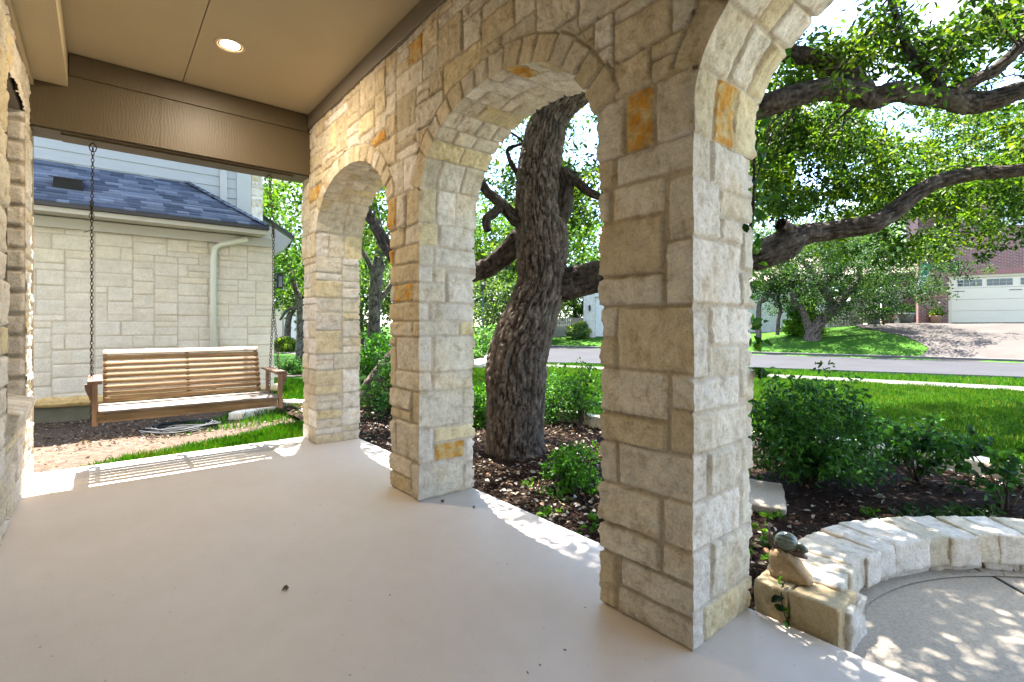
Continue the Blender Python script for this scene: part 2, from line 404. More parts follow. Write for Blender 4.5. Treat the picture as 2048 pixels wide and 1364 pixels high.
def near_inner():
    a, b = PILL[1]; w_ = b - a
    L = [(0, .19, 0, .234, 'tan'), (.21, 1, 0, .112, 'grey'), (.25, 1, .118, .238, 'grey'), (0, .67, .236, .357, 'grey'), (.69, 1, .243, .36, 'grey'),
         (0, .68, .36, .53, 'cream'), (.70, 1, .365, .54, 'grey'), (0, .2, .535, .707, 'grey'), (.22, 1, .54, .717, 'grey'),
         (0, .75, .709, .829, 'tan'), (.77, 1, .72, .883, 'tan'), (0, .75, .832, 1.02, 'grey'), (.78, 1, .887, 1.02, 'grey'),
         (.2, 1, 1.024, 1.277, 'tan'), (0, .18, 1.024, 1.152, 'tan'), (0, .19, 1.155, 1.28, 'grey'), (0, .71, 1.283, 1.406, 'grey'), (.73, 1, 1.282, 1.524, 'grey'),
         (0, .71, 1.409, 1.64, 'tan'), (.75, 1, 1.527, 1.763, 'grey'), (0, .1, 1.643, 1.779, 'grey'), (.14, .72, 1.643, 1.783, 'cream'),
         (0, .17, 1.783, 1.92, 'tan'), (.19, 1, 1.787, 1.92, 'grey')]
    return [(b - q[1] * w_, b - q[0] * w_) + q[2:] for q in L]
def near_side():
    w_ = XO - XI
    L = [(0, .17, 0, .14, 'pale'), (.19, 1, 0, .138, 'yellow'), (0, .28, .143, .36, 'pale'), (.3, 1, .142, .362, 'cream'), (0, .79, .364, .54, 'pale'), (.81, 1, .364, .585, 'cream'),
         (0, .23, .543, .72, 'pale'), (.25, .82, .543, .72, 'cream'), (.84, 1, .588, .70, 'cream'), (0, 1, .723, .872, 'cream'), (0, .78, .875, 1.0, 'pale'), (.8, 1, .9, 1.11, 'cream'),
         (0, .23, 1.003, 1.26, 'pale'), (.25, .78, 1.003, 1.12, 'cream'), (.27, 1, 1.123, 1.278, 'pale'), (0, .78, 1.282, 1.53, 'pale'), (.8, 1, 1.282, 1.43, 'cream'), (.83, 1, 1.433, 1.60, 'cream'),
         (.44, .82, 1.533, 1.63, 'pale'), (0, .42, 1.533, 1.76, 'pale'), (.44, 1, 1.633, 1.74, 'cream'), (0, .28, 1.763, 1.92, 'cream'), (.3, 1, 1.743, 1.92, 'pale')]
    return [(XI + q[0] * w_, XI + q[1] * w_) + q[2:] for q in L]
def mid_inner():
    a, b = PILL[2]; w_ = b - a
    L = [(0, .72, 0, .122, 'tan'), (0, .72, .125, .256, 'cream'), (.74, 1, 0, .243, 'grey'), (.2, 1, .262, .52, 'grey'), (0, .18, .26, .5, 'grey'), (0, .74, .524, .60, 'tan'), (0, .74, .603, .745, 'grey'), (.76, 1, .524, .745, 'tan'),
         (.22, 1, .75, .88, 'grey'), (0, .2, .75, 1.05, 'tan'), (.22, 1, .883, 1.12, 'grey'), (0, .2, 1.053, 1.12, 'tan'), (0, .75, 1.124, 1.235, 'grey'), (.77, 1, 1.124, 1.235, 'tan'), (0, 1, 1.238, 1.37, 'tan'),
         (0, .14, 1.374, 1.5, 'grey'), (.16, .76, 1.374, 1.5, 'orange'), (.78, 1, 1.374, 1.5, 'tan'), (0, 1, 1.504, 1.64, 'tan'), (.13, 1, 1.643, 1.77, 'tan'), (0, .11, 1.643, 1.77, 'orange'), (0, .5, 1.773, 1.92, 'tan'), (.52, 1, 1.773, 1.92, 'grey')]
    return [(b - q[1] * w_, b - q[0] * w_) + q[2:] for q in L]
def mid_side():
    w_ = XO - XI
    L = [(0, .79, 0, .245, 'cream'), (.81, 1, 0, .2, 'pale'), (0, .25, .248, .49, 'pale'), (.27, .82, .248, .378, 'orange'), (.27, 1, .382, .49, 'yellow'), (.84, 1, .203, .38, 'pale'), (0, .78, .494, .745, 'cream'), (.8, 1, .494, .60, 'cream'), (.8, 1, .603, .745, 'cream'),
         (0, .22, .748, .88, 'pale'), (.24, 1, .748, .872, 'cream'), (0, .22, .883, 1.128, 'pale'), (.26, 1, .876, 1.128, 'cream'), (0, .71, 1.132, 1.235, 'cream'), (.73, 1, 1.132, 1.235, 'yellow'),
         (0, .17, 1.238, 1.36, 'pale'), (.19, 1, 1.238, 1.36, 'pale'), (0, .46, 1.364, 1.5, 'cream'), (.48, 1, 1.364, 1.58, 'pale'), (0, .24, 1.503, 1.62, 'pale'), (.26, .46, 1.503, 1.62, 'cream'), (0, .25, 1.623, 1.75, 'cream'), (.27, 1, 1.623, 1.75, 'pale'),
         (0, .33, 1.753, 1.92, 'yellow'), (.35, 1, 1.753, 1.92, 'pale')]
    return [(XI + q[0] * w_, XI + q[1] * w_) + q[2:] for q in L]

def make_pillar(k, step, inner=None, side=None, label=''):
    """all four faces of a shaft as one welded, displaced skin"""
    a, b = PILL[k]; ins = .012
    x0, x1, y0, y1 = XI + ins, XO - ins, a + ins, b - ins
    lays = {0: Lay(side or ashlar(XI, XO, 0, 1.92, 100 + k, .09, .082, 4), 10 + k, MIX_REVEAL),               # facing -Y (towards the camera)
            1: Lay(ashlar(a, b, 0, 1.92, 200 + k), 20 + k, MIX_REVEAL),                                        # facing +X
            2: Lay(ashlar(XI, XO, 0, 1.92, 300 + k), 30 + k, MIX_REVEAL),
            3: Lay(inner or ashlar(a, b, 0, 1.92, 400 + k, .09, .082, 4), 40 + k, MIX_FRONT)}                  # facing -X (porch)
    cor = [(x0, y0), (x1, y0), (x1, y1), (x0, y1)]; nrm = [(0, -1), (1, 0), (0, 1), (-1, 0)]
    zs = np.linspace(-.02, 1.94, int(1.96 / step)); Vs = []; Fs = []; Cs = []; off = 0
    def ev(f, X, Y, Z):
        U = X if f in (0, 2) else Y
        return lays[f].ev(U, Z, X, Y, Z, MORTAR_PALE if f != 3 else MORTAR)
    hc = []
    for i in range(4):           # shared height along each corner
        X = np.full(zs.shape, cor[i][0]); Y = np.full(zs.shape, cor[i][1])
        h1, _ = ev(i, X + (.008 if cor[i][0] == x0 else -.008) * (i in (0, 2)), Y + (.008 if cor[i][1] == y0 else -.008) * (i in (1, 3)), zs)
        hc.append(h1)
    for f in range(4):
        st = step if f in (0, 3) else step * 2.2
        p, q = cor[f], cor[(f + 1) % 4]; n = nrm[f]; np_, nn = nrm[f - 1], nrm[(f + 1) % 4]
        L = abs(q[0] - p[0]) + abs(q[1] - p[1]); t = np.linspace(0, 1, int(L / st))
        T, Z = np.meshgrid(t, zs, indexing='ij'); X = p[0] + (q[0] - p[0]) * T; Y = p[1] + (q[1] - p[1]) * T
        h, c = ev(f, X, Y, Z); w1 = 1 - sstep(0, .022, T * L); w2 = 1 - sstep(0, .022, (1 - T) * L)
        h = h * (1 - w1) + hc[f][None] * w1; h = h * (1 - w2) + hc[(f + 1) % 4][None] * w2
        V = np.stack([X + h * (n[0] + w1 * np_[0] + w2 * nn[0]), Y + h * (n[1] + w1 * np_[1] + w2 * nn[1]), Z], -1).reshape(-1, 3)
        Vs.append(V); Cs.append(c.reshape(-1, 3)); Fs.append(grid_faces(len(t), len(zs), off)); off += len(V)
    return mesh_np('stone_pillar', np.concatenate(Vs), np.concatenate(Fs), MT['stone'], HOUSE, np.concatenate(Cs), True)

def wall_layout():
    rc = []
    r = np.random.default_rng(77)
    rc = ashlar(-1.5, 5.7, 2.15, 3.40, 79, .095, .08, 4)
    imp = []
    near = [(1.29, 1.45, 'grey'), (1.145, 1.28, 'orange'), (.95, 1.135, 'grey')]
    imp += [(u0, u1, 1.905, 2.15, c) for u0, u1, c in near]
    imp += [(3.35, 3.49, 1.905, 2.15, 'orange'), (3.20, 3.34, 1.905, 2.15, 'grey'), (2.99, 3.19, 1.905, 2.15, 'tan')]
    imp += [(5.10, 5.26, 1.905, 2.15, 'tan'), (5.27, 5.42, 1.905, 2.15, 'cream'), (5.43, 5.60, 1.905, 2.15, 'tan')]
    imp += [(-1.5, -1.3, 1.905, 2.15), (-1.29, -1.0, 1.905, 2.15)]
    # the orange stones that stand out in the wall
    def force(y, z, c):
        for i, q in enumerate(rc):
            if q[0] < y < q[1] and q[2] < z < q[3]: rc[i] = q[:4] + (c,)
    force(3.62, 2.62, 'orange'); force(3.10, 3.12, 'orange'); force(5.25, 2.6, 'orange'); force(2.65, 2.72, 'yellow'); force(4.6, 2.85, 'yellow')
    return Lay(rc + imp, 5, MIX_FRONT, joint=.0055, relief=.008, amp=1.2, warp=.006)
WL = None
def wall_ev(y, z, x, detail=True):
    """height above mortar and colour for the arcade wall's face"""
    h, c = WL.ev(y, z, x, y, z)
    for bi, b in enumerate(BAY):
        q = RING[bi]; d, _, _ = open_dist(y, z, b); s = ring_s(y, z, bi)
        near = (y > b[0] - .2) & (y < b[1] + .2) & (z > b[2] + .05)
        sw = s + .005 * pn(x * 9, y * 14, z * 14); k = np.clip(np.searchsorted(q['cuts'], sw) - 1, 0, len(q['dep']) - 1)
        dep = q['dep'][k]; inr = near & (sw > q['cuts'][0]) & (sw < q['cuts'][-1]) & (d < dep + .007)
        if not inr.any(): continue
        de = np.minimum(np.minimum(sw - q['cuts'][k], q['cuts'][k + 1] - sw), dep - d) - .005
        kk = sstep(-.001, .006, de)[inr]; X, Y, Z = x[inr] + q['off'][k][inr], y[inr], z[inr]
        n = .004 * fbm(X * 6, Y * 6, Z * 6, 2) + .004 * (1 - np.abs(fbm(X * 13, Y * 13, Z * 13, 3)) * 1.6) + .003 * fbm(X * 38, Y * 38, Z * 38, 2)
        h[inr] = kk * (.011 + q['r0'][k][inr] + n)
        cc = np.array(q['c'])[k][inr]; k3 = sstep(-.002, .004, de[inr])[:, None]
        c[inr] = MORTAR * (1 - k3) + cc * k3 * (1 + 6 * n[:, None])
    return h, c

def arcade():
    global WL; WL = wall_layout()
    Vs, Fs, Cs = [], [], []; off = 0
    def put(V, nu, nv, c, flip):
        nonlocal off
        Vs.append(V.reshape(-1, 3)); Cs.append(c.reshape(-1, 3)); Fs.append(grid_faces(nu, nv, off, flip)); off += nu * nv
    def face(Y, Z, xp, sx, flip):
        X = np.full(Y.shape, xp); h, c = wall_ev(Y, Z, X)
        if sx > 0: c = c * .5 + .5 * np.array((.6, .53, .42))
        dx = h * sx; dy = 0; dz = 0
        for b in BAY:
            d, ny, nz_ = open_dist(Y, Z, b); w_ = 1 - sstep(0, .03, np.abs(d)); dy = dy + h * w_ * ny; dz = dz + h * w_ * nz_
        put(np.stack([X + dx, Y + dy, Z + dz], -1), Y.shape[0], Y.shape[1], c, flip)
    for xp, sx, fl, fs in ((XI, -1, False, 1.), (XO, 1, True, 2.6)):
        for (a, b) in PILL:
            st = (.0075 if b < 3 else .011) * fs
            ys = np.linspace(a, b, int((b - a) / st)); nz1 = 60 if fs == 1 else 24
            z1 = np.linspace(ZP, 1.99, 12); Y, Z = np.meshgrid(ys, z1, indexing='ij'); face(Y, Z, xp, sx, fl)
            z2 = np.linspace(1.99, ZT, int(1.35 / st)); Y, Z = np.meshgrid(ys, z2, indexing='ij'); face(Y, Z, xp, sx, fl)
            # the lip under the first proud course
            X = np.full(ys.shape, xp); h, c = wall_ev(ys, np.full(ys.shape, ZP), X)
            lip = np.stack([np.stack([X + h * sx, ys, X * 0 + ZP], -1), np.stack([X - sx * .03, ys, X * 0 + ZP - .001], -1)], 1)
            put(lip, len(ys), 2, np.stack([c, c], 1), not fl)
        for bi, b in enumerate(BAY):
            st = (.0075 if bi < 2 else .011) * fs; n = int(RING[bi]['L'] / st) if fs == 1 else int(RING[bi]['L'] / .0075 / (1 if bi < 2 else 1.4))
            ay, az_ = arc_pts(b, int(RING[bi]['L'] / (.0075 if bi < 2 else .011))); nv = int(1.1 / st)
            t = np.linspace(0, 1, nv)[None]; Y = ay[:, None] + 0 * t; Z = az_[:, None] + (ZT - az_[:, None]) * t
            face(Y, Z, xp, sx, fl)
    # reveals (the underside of each arch)
    for bi, b in enumerate(BAY):
        res = .0075 if bi < 2 else .011
        ay, az_ = arc_pts(b, int(RING[bi]['L'] / res)); nl = 12
        zl = np.linspace(ZP, b[2], nl)[:-1]
        py_ = np.concatenate([np.full(nl - 1, b[0]), ay, np.full(nl - 1, b[1])]); pz_ = np.concatenate([zl, az_, zl[::-1]])
        s = np.concatenate([[0], np.cumsum(np.hypot(np.diff(py_), np.diff(pz_)))]); _, ny, nz_ = open_dist(py_, pz_, b)
        lowm = pz_ <= b[2] + 1e-6; ny = np.where(lowm, np.sign((b[0] + b[1]) / 2 - py_), ny); nz_ = np.where(lowm, 0, nz_)
        r = np.random.default_rng(60 + bi); rect = []
        so_ = s[nl - 1]; cuts = [0, .245] + list(RING[bi]['cuts'][1:-1] + so_) + [s[-1] - .245, s[-1]]
        for i in range(len(cuts) - 1):
            if i in (0, len(cuts) - 2):
                xs = [XI, XI + .13, XI + .29, XO]
            else:
                m = r.integers(1, 4); xs = [XI] + sorted([XI + .46 * (j + r.uniform(.7, 1.3)) / (m + 1) for j in range(m)]) + [XO]
            for p, q in zip(xs[:-1], xs[1:]):
                cc = ()
                if bi == 1 and abs((cuts[i] + cuts[i + 1]) / 2 - 1.02) < .075 and p == XI: cc = ('orange',)
                if bi == 0 and i == len(cuts) - 2 and .1 < p - XI < .25: cc = ('orange',)
                rect.append((p, q, cuts[i], cuts[i + 1]) + cc)
        lay = Lay(rect, 90 + bi, MIX_REVEAL, amp=1.15)
        xs = np.linspace(XI, XO, int(.46 / res)); S, X = np.meshgrid(s, xs, indexing='ij'); Y = py_[:, None] + 0 * X; Z = pz_[:, None] + 0 * X
        h, c = lay.ev(X, S, X, Y, Z, MORTAR_PALE)
        hi, _ = wall_ev(py_, pz_, np.full(py_.shape, XI)); ho, _ = wall_ev(py_, pz_, np.full(py_.shape, XO))
        w1 = 1 - sstep(0, .03, X - XI); w2 = 1 - sstep(0, .03, XO - X)
        h = h * (1 - w1) + hi[:, None] * w1; h = h * (1 - w2) + ho[:, None] * w2
        V = np.stack([X + h * (w2 - w1), Y + h * ny[:, None], Z + h * nz_[:, None]], -1)
        put(V, len(s), len(xs), c, True)
        for e in (0, -1):       # lips of the impost
            yy = py_[e]; sg = 1 if e == 0 else -1
            X1 = xs; hh = h[e]; lip = np.stack([V[e], np.stack([X1, np.full(X1.shape, yy - sg * .03), np.full(X1.shape, ZP - .001)], -1)], 1)
            put(lip, len(xs), 2, np.stack([c[e], c[e]], 1), e == 0)
    return mesh_np('arcade_wall', np.concatenate(Vs), np.concatenate(Fs), MT['stone'], HOUSE, np.concatenate(Cs), True)

def stone_panel(name, P0, U, V_, W_, H_, lay, step, nrm, parent, mortar=MORTAR_PALE, mat=None, holes=()):
    """flat displaced panel: origin P0, unit axes U and V_, size W_ x H_"""
    u = np.linspace(0, W_, max(2, int(W_ / step))); v = np.linspace(0, H_, max(2, int(H_ / step)))
    Ug, Vg = np.meshgrid(u, v, indexing='ij'); P = np.array(P0)[None, None] + Ug[..., None] * np.array(U) + Vg[..., None] * np.array(V_)
    h, c = lay.ev(Ug, Vg, P[..., 0], P[..., 1], P[..., 2], mortar)
    P = P + h[..., None] * np.array(nrm); F = grid_faces(len(u), len(v))
    if np.dot(np.cross(U, V_), nrm) < 0: F = F[:, ::-1]
    return mesh_np(name, P.reshape(-1, 3), F, mat or MT['stone'], parent, c.reshape(-1, 3), True)

def rough_block(sx, sy, sz, seed, n=7, amp=.008, rnd=.02):
    """a split stone block, returned as (V, F) round its own centre"""
    r = np.random.default_rng(seed); off = r.uniform(0, 99); Vs = []; Fs = []; o = 0
    t = np.linspace(-1, 1, n)
    for ax in range(3):
        for sg in (-1, 1):
            ta, tb = [np.concatenate([[-1], np.linspace(-1, 1, n - 2) * (1 - 2 * rnd / q_), [1]]) for q_ in ((sx, sy, sz)[(ax + 1) % 3], (sx, sy, sz)[(ax + 2) % 3])]
            a, b_ = np.meshgrid(ta, tb, indexing='ij'); P = np.zeros((n, n, 3)); P[..., ax] = sg; P[..., (ax + 1) % 3] = a; P[..., (ax + 2) % 3] = b_
            S = np.array([sx, sy, sz]) / 2; Q = P * S; I = np.clip(Q, -(S - rnd), S - rnd); D = Q - I; L = np.linalg.norm(D, axis=-1, keepdims=True)
            Q = I + D / np.maximum(L, 1e-9) * rnd * np.clip(L / rnd, 0, 1)
            dn = D / np.maximum(L, 1e-9); m = fbm(Q[..., 0] * 14 + off, Q[..., 1] * 14, Q[..., 2] * 14, 3)[..., None]
            Q = Q + dn * m * amp * 1.4 + .3 * amp * fbm(Q[..., 0] * 5 + off, Q[..., 1] * 5, Q[..., 2] * 5 + 9, 2)[..., None] * dn
            Vs.append(Q.reshape(-1, 3)); Fs.append(grid_faces(n, n, o, sg < 0)); o += n * n
    V = np.concatenate(Vs); F = np.concatenate(Fs)
    key = np.round(V, 4); _, idx, inv = np.unique(key, axis=0, return_index=True, return_inverse=True)
    return V[idx], inv.ravel()[F]
# ---------------------------------------------------------------- the house: porch floor, arcade, wall, ceiling
def ground_z(x, y):
    """terrain: flat lots this side, banks that rise beyond the street"""
    x = np.asarray(x, float); y = np.asarray(y, float)
    fx = np.interp(y, FAR_Y, FAR_X); t = x - fx
    return -.12 + .04 * sstep(6, 3, x) * 0 + np.interp(t, [-50, 0, .4, 3.2, 7.2, 12], [0, 0, .12, .85, 1.42, 1.5]) * np.interp(y, [-30, 8, 13, 60], [1, 1, .66, .6])
NEAR_X = [22, 19.5, 17.9, 17.6, 15.3, 12.0, 10.2, 8.2, 7.0, 7]; NEAR_Y = [-40, -8, 0, 1.4, 7.1, 12.4, 18, 28.5, 40, 90]
FAR_X = [32, 27.5, 25.2, 24.8, 23.3, 22.2, 19.5, 17.5, 17]; FAR_Y = [-40, -8, 3, 5, 10.7, 18.9, 30, 45, 90]

def sheet(name, xs, ys, zfun, mat, **k):
    X, Y = np.meshgrid(xs, ys, indexing='ij'); V = np.stack([X, Y, zfun(X, Y)], -1)
    return tag(mesh_np(name, V.reshape(-1, 3), grid_faces(len(xs), len(ys)), mat, None, None, True), **k)
sheet('ground', np.concatenate([[-600, -100, -30], np.linspace(-12, 60, 145), [100, 600]]), np.concatenate([[-600, -100, -40], np.linspace(-20, 60, 100), [100, 600]]),
      lambda x, y: ground_z(x, y) - .0 - .10 * sstep(3.2, 2.2, x) * (x > -8) * sstep(10.8, 9.6, y) * (y > -6), MT['lawn'], kind='structure')
def strip(name, fa, fb, ys, dz, mat, n=8, th=.0, kind='structure', zf=None):
    """a band between two curves x=fa(y) and x=fb(y)"""
    T = np.linspace(0, 1, n); Y = np.array(ys)[:, None] + 0 * T[None]; X = fa(Y) * (1 - T) + fb(Y) * T
    Z = (zf or ground_z)(X, Y) + dz; F = grid_faces(len(ys), n)[:, ::-1]
    o = mesh_np(name, np.stack([X, Y, Z], -1).reshape(-1, 3), F, mat, None, None, True)
    return tag(o, kind=kind)
fn = lambda y: np.interp(y, NEAR_Y, NEAR_X); ff = lambda y: np.interp(y, FAR_Y, FAR_X)
ys_r = np.concatenate([np.linspace(-40, 50, 120), [70, 90]])
strip('road', lambda y: fn(y) , lambda y: ff(y) , ys_r, .012, MT['road'], 6, zf=lambda x, y: -.12 + 0 * x)
def curb(f, sgn):
    mb = MB(); P = [(float(f(y)), float(y)) for y in ys_r[:-2]]
    for (x0, y0), (x1, y1) in zip(P[:-1], P[1:]):
        mb.add([(x0, y0, -.12), (x1, y1, -.12), (x1, y1, .0), (x0, y0, .0), (x0 + sgn * .16, y0, .01), (x1 + sgn * .16, y1, .01), (x0 + sgn * .16, y0, -.2), (x1 + sgn * .16, y1, -.2)],
               [(0, 1, 2, 3), (3, 2, 5, 4), (4, 5, 7, 6)])
    return tag(mb.build('kerb', MT['curb'], smooth=False), kind='structure')
c1 = curb(fn, -1); c1.location.z = -.05; curb(ff, 1)
SWY = [-40, -5, 1.2, 6.2, 12.1, 16, 24, 36, 60]; SWX = [19.5, 15.9, 14.75, 13.35, 11.1, 9.6, 7.4, 5.4, 5]
fs_ = lambda y: np.interp(y, SWY, SWX)
strip('sidewalk', lambda y: fs_(y) - .5, lambda y: fs_(y) + .5, np.linspace(-20, 50, 90), .02, MT['sidewalk'], 3, zf=lambda x, y: -.12 + 0 * x)

HOUSE = thing('house', 'limestone house porch with three stone arches, tan ceiling and painted concrete floor', 'house', (0, 0, 0))
# floor slab
mb = MB(); mb.box(-1.2, 2.13, -4.2, 5.61, -.3, 0)
fl = mb.build('porch_floor', MT['floor'], None, bevel=.012, seg=3); tag(fl, kind='structure')
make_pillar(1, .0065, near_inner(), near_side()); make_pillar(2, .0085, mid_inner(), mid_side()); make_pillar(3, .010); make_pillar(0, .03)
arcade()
for b_ in ((XI + .03, XO - .03, -5.4, 5.5, 3.3, 6.4), (-4, XI + .0299, 5.32, 5.5, 3.5, 6.4), (-4, 2.1, -5.6, -5.401, 3.3, 6.4)): mb = MB(); mb.box(*b_); mb.build('upper_wall', MT['white'], HOUSE)
mb = MB(); mb.box(-6, 2.2, -5.8, 5.62, 6.4, 6.6); mb.build('roof', MT['board'], HOUSE)
# ceiling boards with fine open joints
mb = MB()
for x0, x1 in ((-.6, .553), (.559, 1.70)): mb.box(x0, x1, -4.2, 5.34, 3.37, 3.42)
mb.build('ceiling', MT['board'], HOUSE)
mb = MB(); mb.box(-.5, 1.7, -4.2, 5.5, 3.425, 3.47); mb.build('ceiling_backing', MT['trim_dark'], HOUSE)
mb = MB(); mb.box(XI - .035, XI + .02, -4.2, 5.3, 3.225, 3.366); mb.build('ceiling_trim', MT['trim_dark'], HOUSE, bevel=.004)
# beam boxed in board, with a second strip under the ceiling and a recessed panel below
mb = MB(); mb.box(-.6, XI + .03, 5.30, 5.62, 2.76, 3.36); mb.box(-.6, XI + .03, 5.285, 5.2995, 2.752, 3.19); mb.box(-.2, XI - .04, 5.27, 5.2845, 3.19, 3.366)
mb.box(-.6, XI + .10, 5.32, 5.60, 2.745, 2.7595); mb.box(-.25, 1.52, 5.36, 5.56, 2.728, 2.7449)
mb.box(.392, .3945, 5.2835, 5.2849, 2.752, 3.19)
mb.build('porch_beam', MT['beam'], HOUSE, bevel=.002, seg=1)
mb = MB(); mb.box(-.42, -.205, -4.2, 5.284, 3.095, 3.366); mb.box(-.43, -.40, -4.2, 5.284, 3.05, 3.0945)
mb.build('wall_beam', MT['board'], HOUSE, bevel=.004)
# house wall on the left with its window recess
wl = Lay(ashlar(0, 9.7, 0, 3.1, 501, .11, .085, 4), 502, (('cream', .5), ('pale', .35), ('yellow', .15)), amp=1.5, relief=.014, warp=.006)
Y0 = -4.2; XW = -.445
def hw_panel(ya, yb, za, zb, step):
    lay = wl
    u = np.linspace(ya - Y0, yb - Y0, max(2, int((yb - ya) / step))); v = np.linspace(za, zb, max(2, int((zb - za) / step)))
    U_, V_ = np.meshgrid(u, v, indexing='ij'); X = np.full(U_.shape, XW); h, c = lay.ev(U_, V_, X, U_ + Y0, V_, MORTAR_PALE)
    return np.stack([X + h, U_ + Y0, V_], -1), c, len(u), len(v)
Vs, Fs, Cs = [], [], []; off = 0
for (ya, yb, za, zb, st) in ((-4.2, 3.2, -.01, 3.1, .04), (3.2, 4.13, -.01, 3.1, .014), (4.13, 5.03, -.01, .66, .014), (4.13, 5.03, 2.755, 3.1, .014), (5.03, 5.66, -.16, 3.1, .010)):
    V, c, nu, nv = hw_panel(ya, yb, za, zb, st); Vs.append(V.reshape(-1, 3)); Cs.append(c.reshape(-1, 3)); Fs.append(grid_faces(nu, nv, off)); off += nu * nv
mesh_np('front_wall', np.concatenate(Vs), np.concatenate(Fs), MT['stone'], HOUSE, np.concatenate(Cs), True)
# far jamb, near jamb, end face
jl = Lay([(0, .36, z, z + .140, 'pale') for z in np.arange(.0, 2.1, .155)], 520, (('pale', 1),), joint=.008, relief=.012, amp=.8)
stone_panel('window_jamb', (XW - .34, 5.03, .68), (1, 0, 0), (0, 0, 1), .36, 2.075, jl, .010, (0, -1, 0), HOUSE, np.array((.52, .45, .36)))
stone_panel('window_jamb', (XW - .34, 4.13, .68), (1, 0, 0), (0, 0, 1), .36, 2.075, jl, .014, (0, 1, 0), HOUSE, MORTAR)
el_ = Lay(ashlar(0, .6, 0, 3.3, 530), 531, MIX_REVEAL, amp=1.5)
stone_panel('end_wall', (XW - .585, 5.66, -.16), (1, 0, 0), (0, 0, 1), .6, 3.3, el_, .02, (0, 1, 0), HOUSE)
mb = MB(); mb.box(XW - .34, XW - .005, 4.13, 5.03, 2.757, 2.80); mb.build('window_head', MT['trim_dark'], HOUSE)  # shade under the recess head is put into its dark colour
mb = MB(); mb.box(-.9, -.80, 4.0, 5.2, .5, 3.0); wd = mb.build('window', MT['black'], HOUSE)
mb = MB(); mb.box(-.799, -.79, 4.2, 5.0, .75, 2.7); mb.build('pane', MT['glass'], wd)
Vs, Fs, Cs = [], [], []; off = 0; r = np.random.default_rng(9)
for i, y in enumerate(np.arange(4.16, 5.04, .072)):      # rowlock bricks of the sloping sill
    V, F = rough_block(.40, .064, .12, 700 + i, 6, .005, .008); ca, sa = math.cos(.28), math.sin(.28)
    V = np.stack([V[:, 0] * ca + V[:, 2] * sa, V[:, 1], -V[:, 0] * sa + V[:, 2] * ca], 1) + np.array([XW - .13, y, .672])
    Vs.append(V); Fs.append(F + off); off += len(V); Cs.append(np.tile(pick(r, (('pale', .8), ('cream', .2))), (len(V), 1)))
mesh_np('window_sill', np.concatenate(Vs), np.concatenate(Fs), MT['stone'], HOUSE, np.concatenate(Cs), True)
mb = MB(); mb.box(-3.5, -.92, -4.2, 5.64, -.2, 6.4); mb.box(-.92, XW - .36, -4.2, 4.1, -.2, 3.6); mb.box(-.92, XW - .36, 5.06, 5.64, -.2, 3.6); mb.box(-.92, XW - .36, 4.1, 5.06, -.2, .6); mb.box(-.92, XW - .36, 4.1, 5.06, 2.81, 3.6)
mb.build('inner_wall', MT['white'], HOUSE)
mb = MB(); mb.box(-1.2, 2.13, -4.4, -4.2, 0, 3.6); mb.build('back_wall', MT['white'], HOUSE)

# recessed ceiling light, lit
L = thing('recessed_light', 'lit round recessed downlight in the tan porch ceiling', 'ceiling light', (.766, 4.349, 3.37))
MT['lamp_trim'] = M_simple('lamp trim', (.52, .42, .30), (.50, .40, .29), 2, .4, 0)
m, nt_, p = new_mat('lit lamp lens'); p.inputs['Base Color'].default_value = (.9, .8, .6, 1); p.inputs['Emission Color'].default_value = (1, .78, .45, 1); p.inputs['Emission Strength'].default_value = 4.5
MT['lens'] = m; MT['baffle'] = M_simple('bronze baffle', (.20, .11, .05), (.17, .09, .04), 2, .4, 0)
MB().lathe([(.080, -.001), (.083, -.008), (.100, -.009), (.112, -.004), (.113, -.0005)]).build('trim_ring', MT['lamp_trim'], L, smooth=True)
MB().lathe([(.080, -.002), (.076, -.004), (.066, -.0005)]).build('baffle', MT['baffle'], L, smooth=True)
MB().lathe([(.067, -.0015), (.045, -.006), (.0005, -.008)]).build('lens', MT['lens'], L, smooth=True)
pl = bpy.data.lights.new('lamp_glow', 'AREA'); pl.shape = 'DISK'; pl.size = .13; pl.energy = 4; pl.color = (1, .84, .64); po = bpy.data.objects.new('lamp_glow', pl); link(po, L); po.location = (0, 0, -.012)

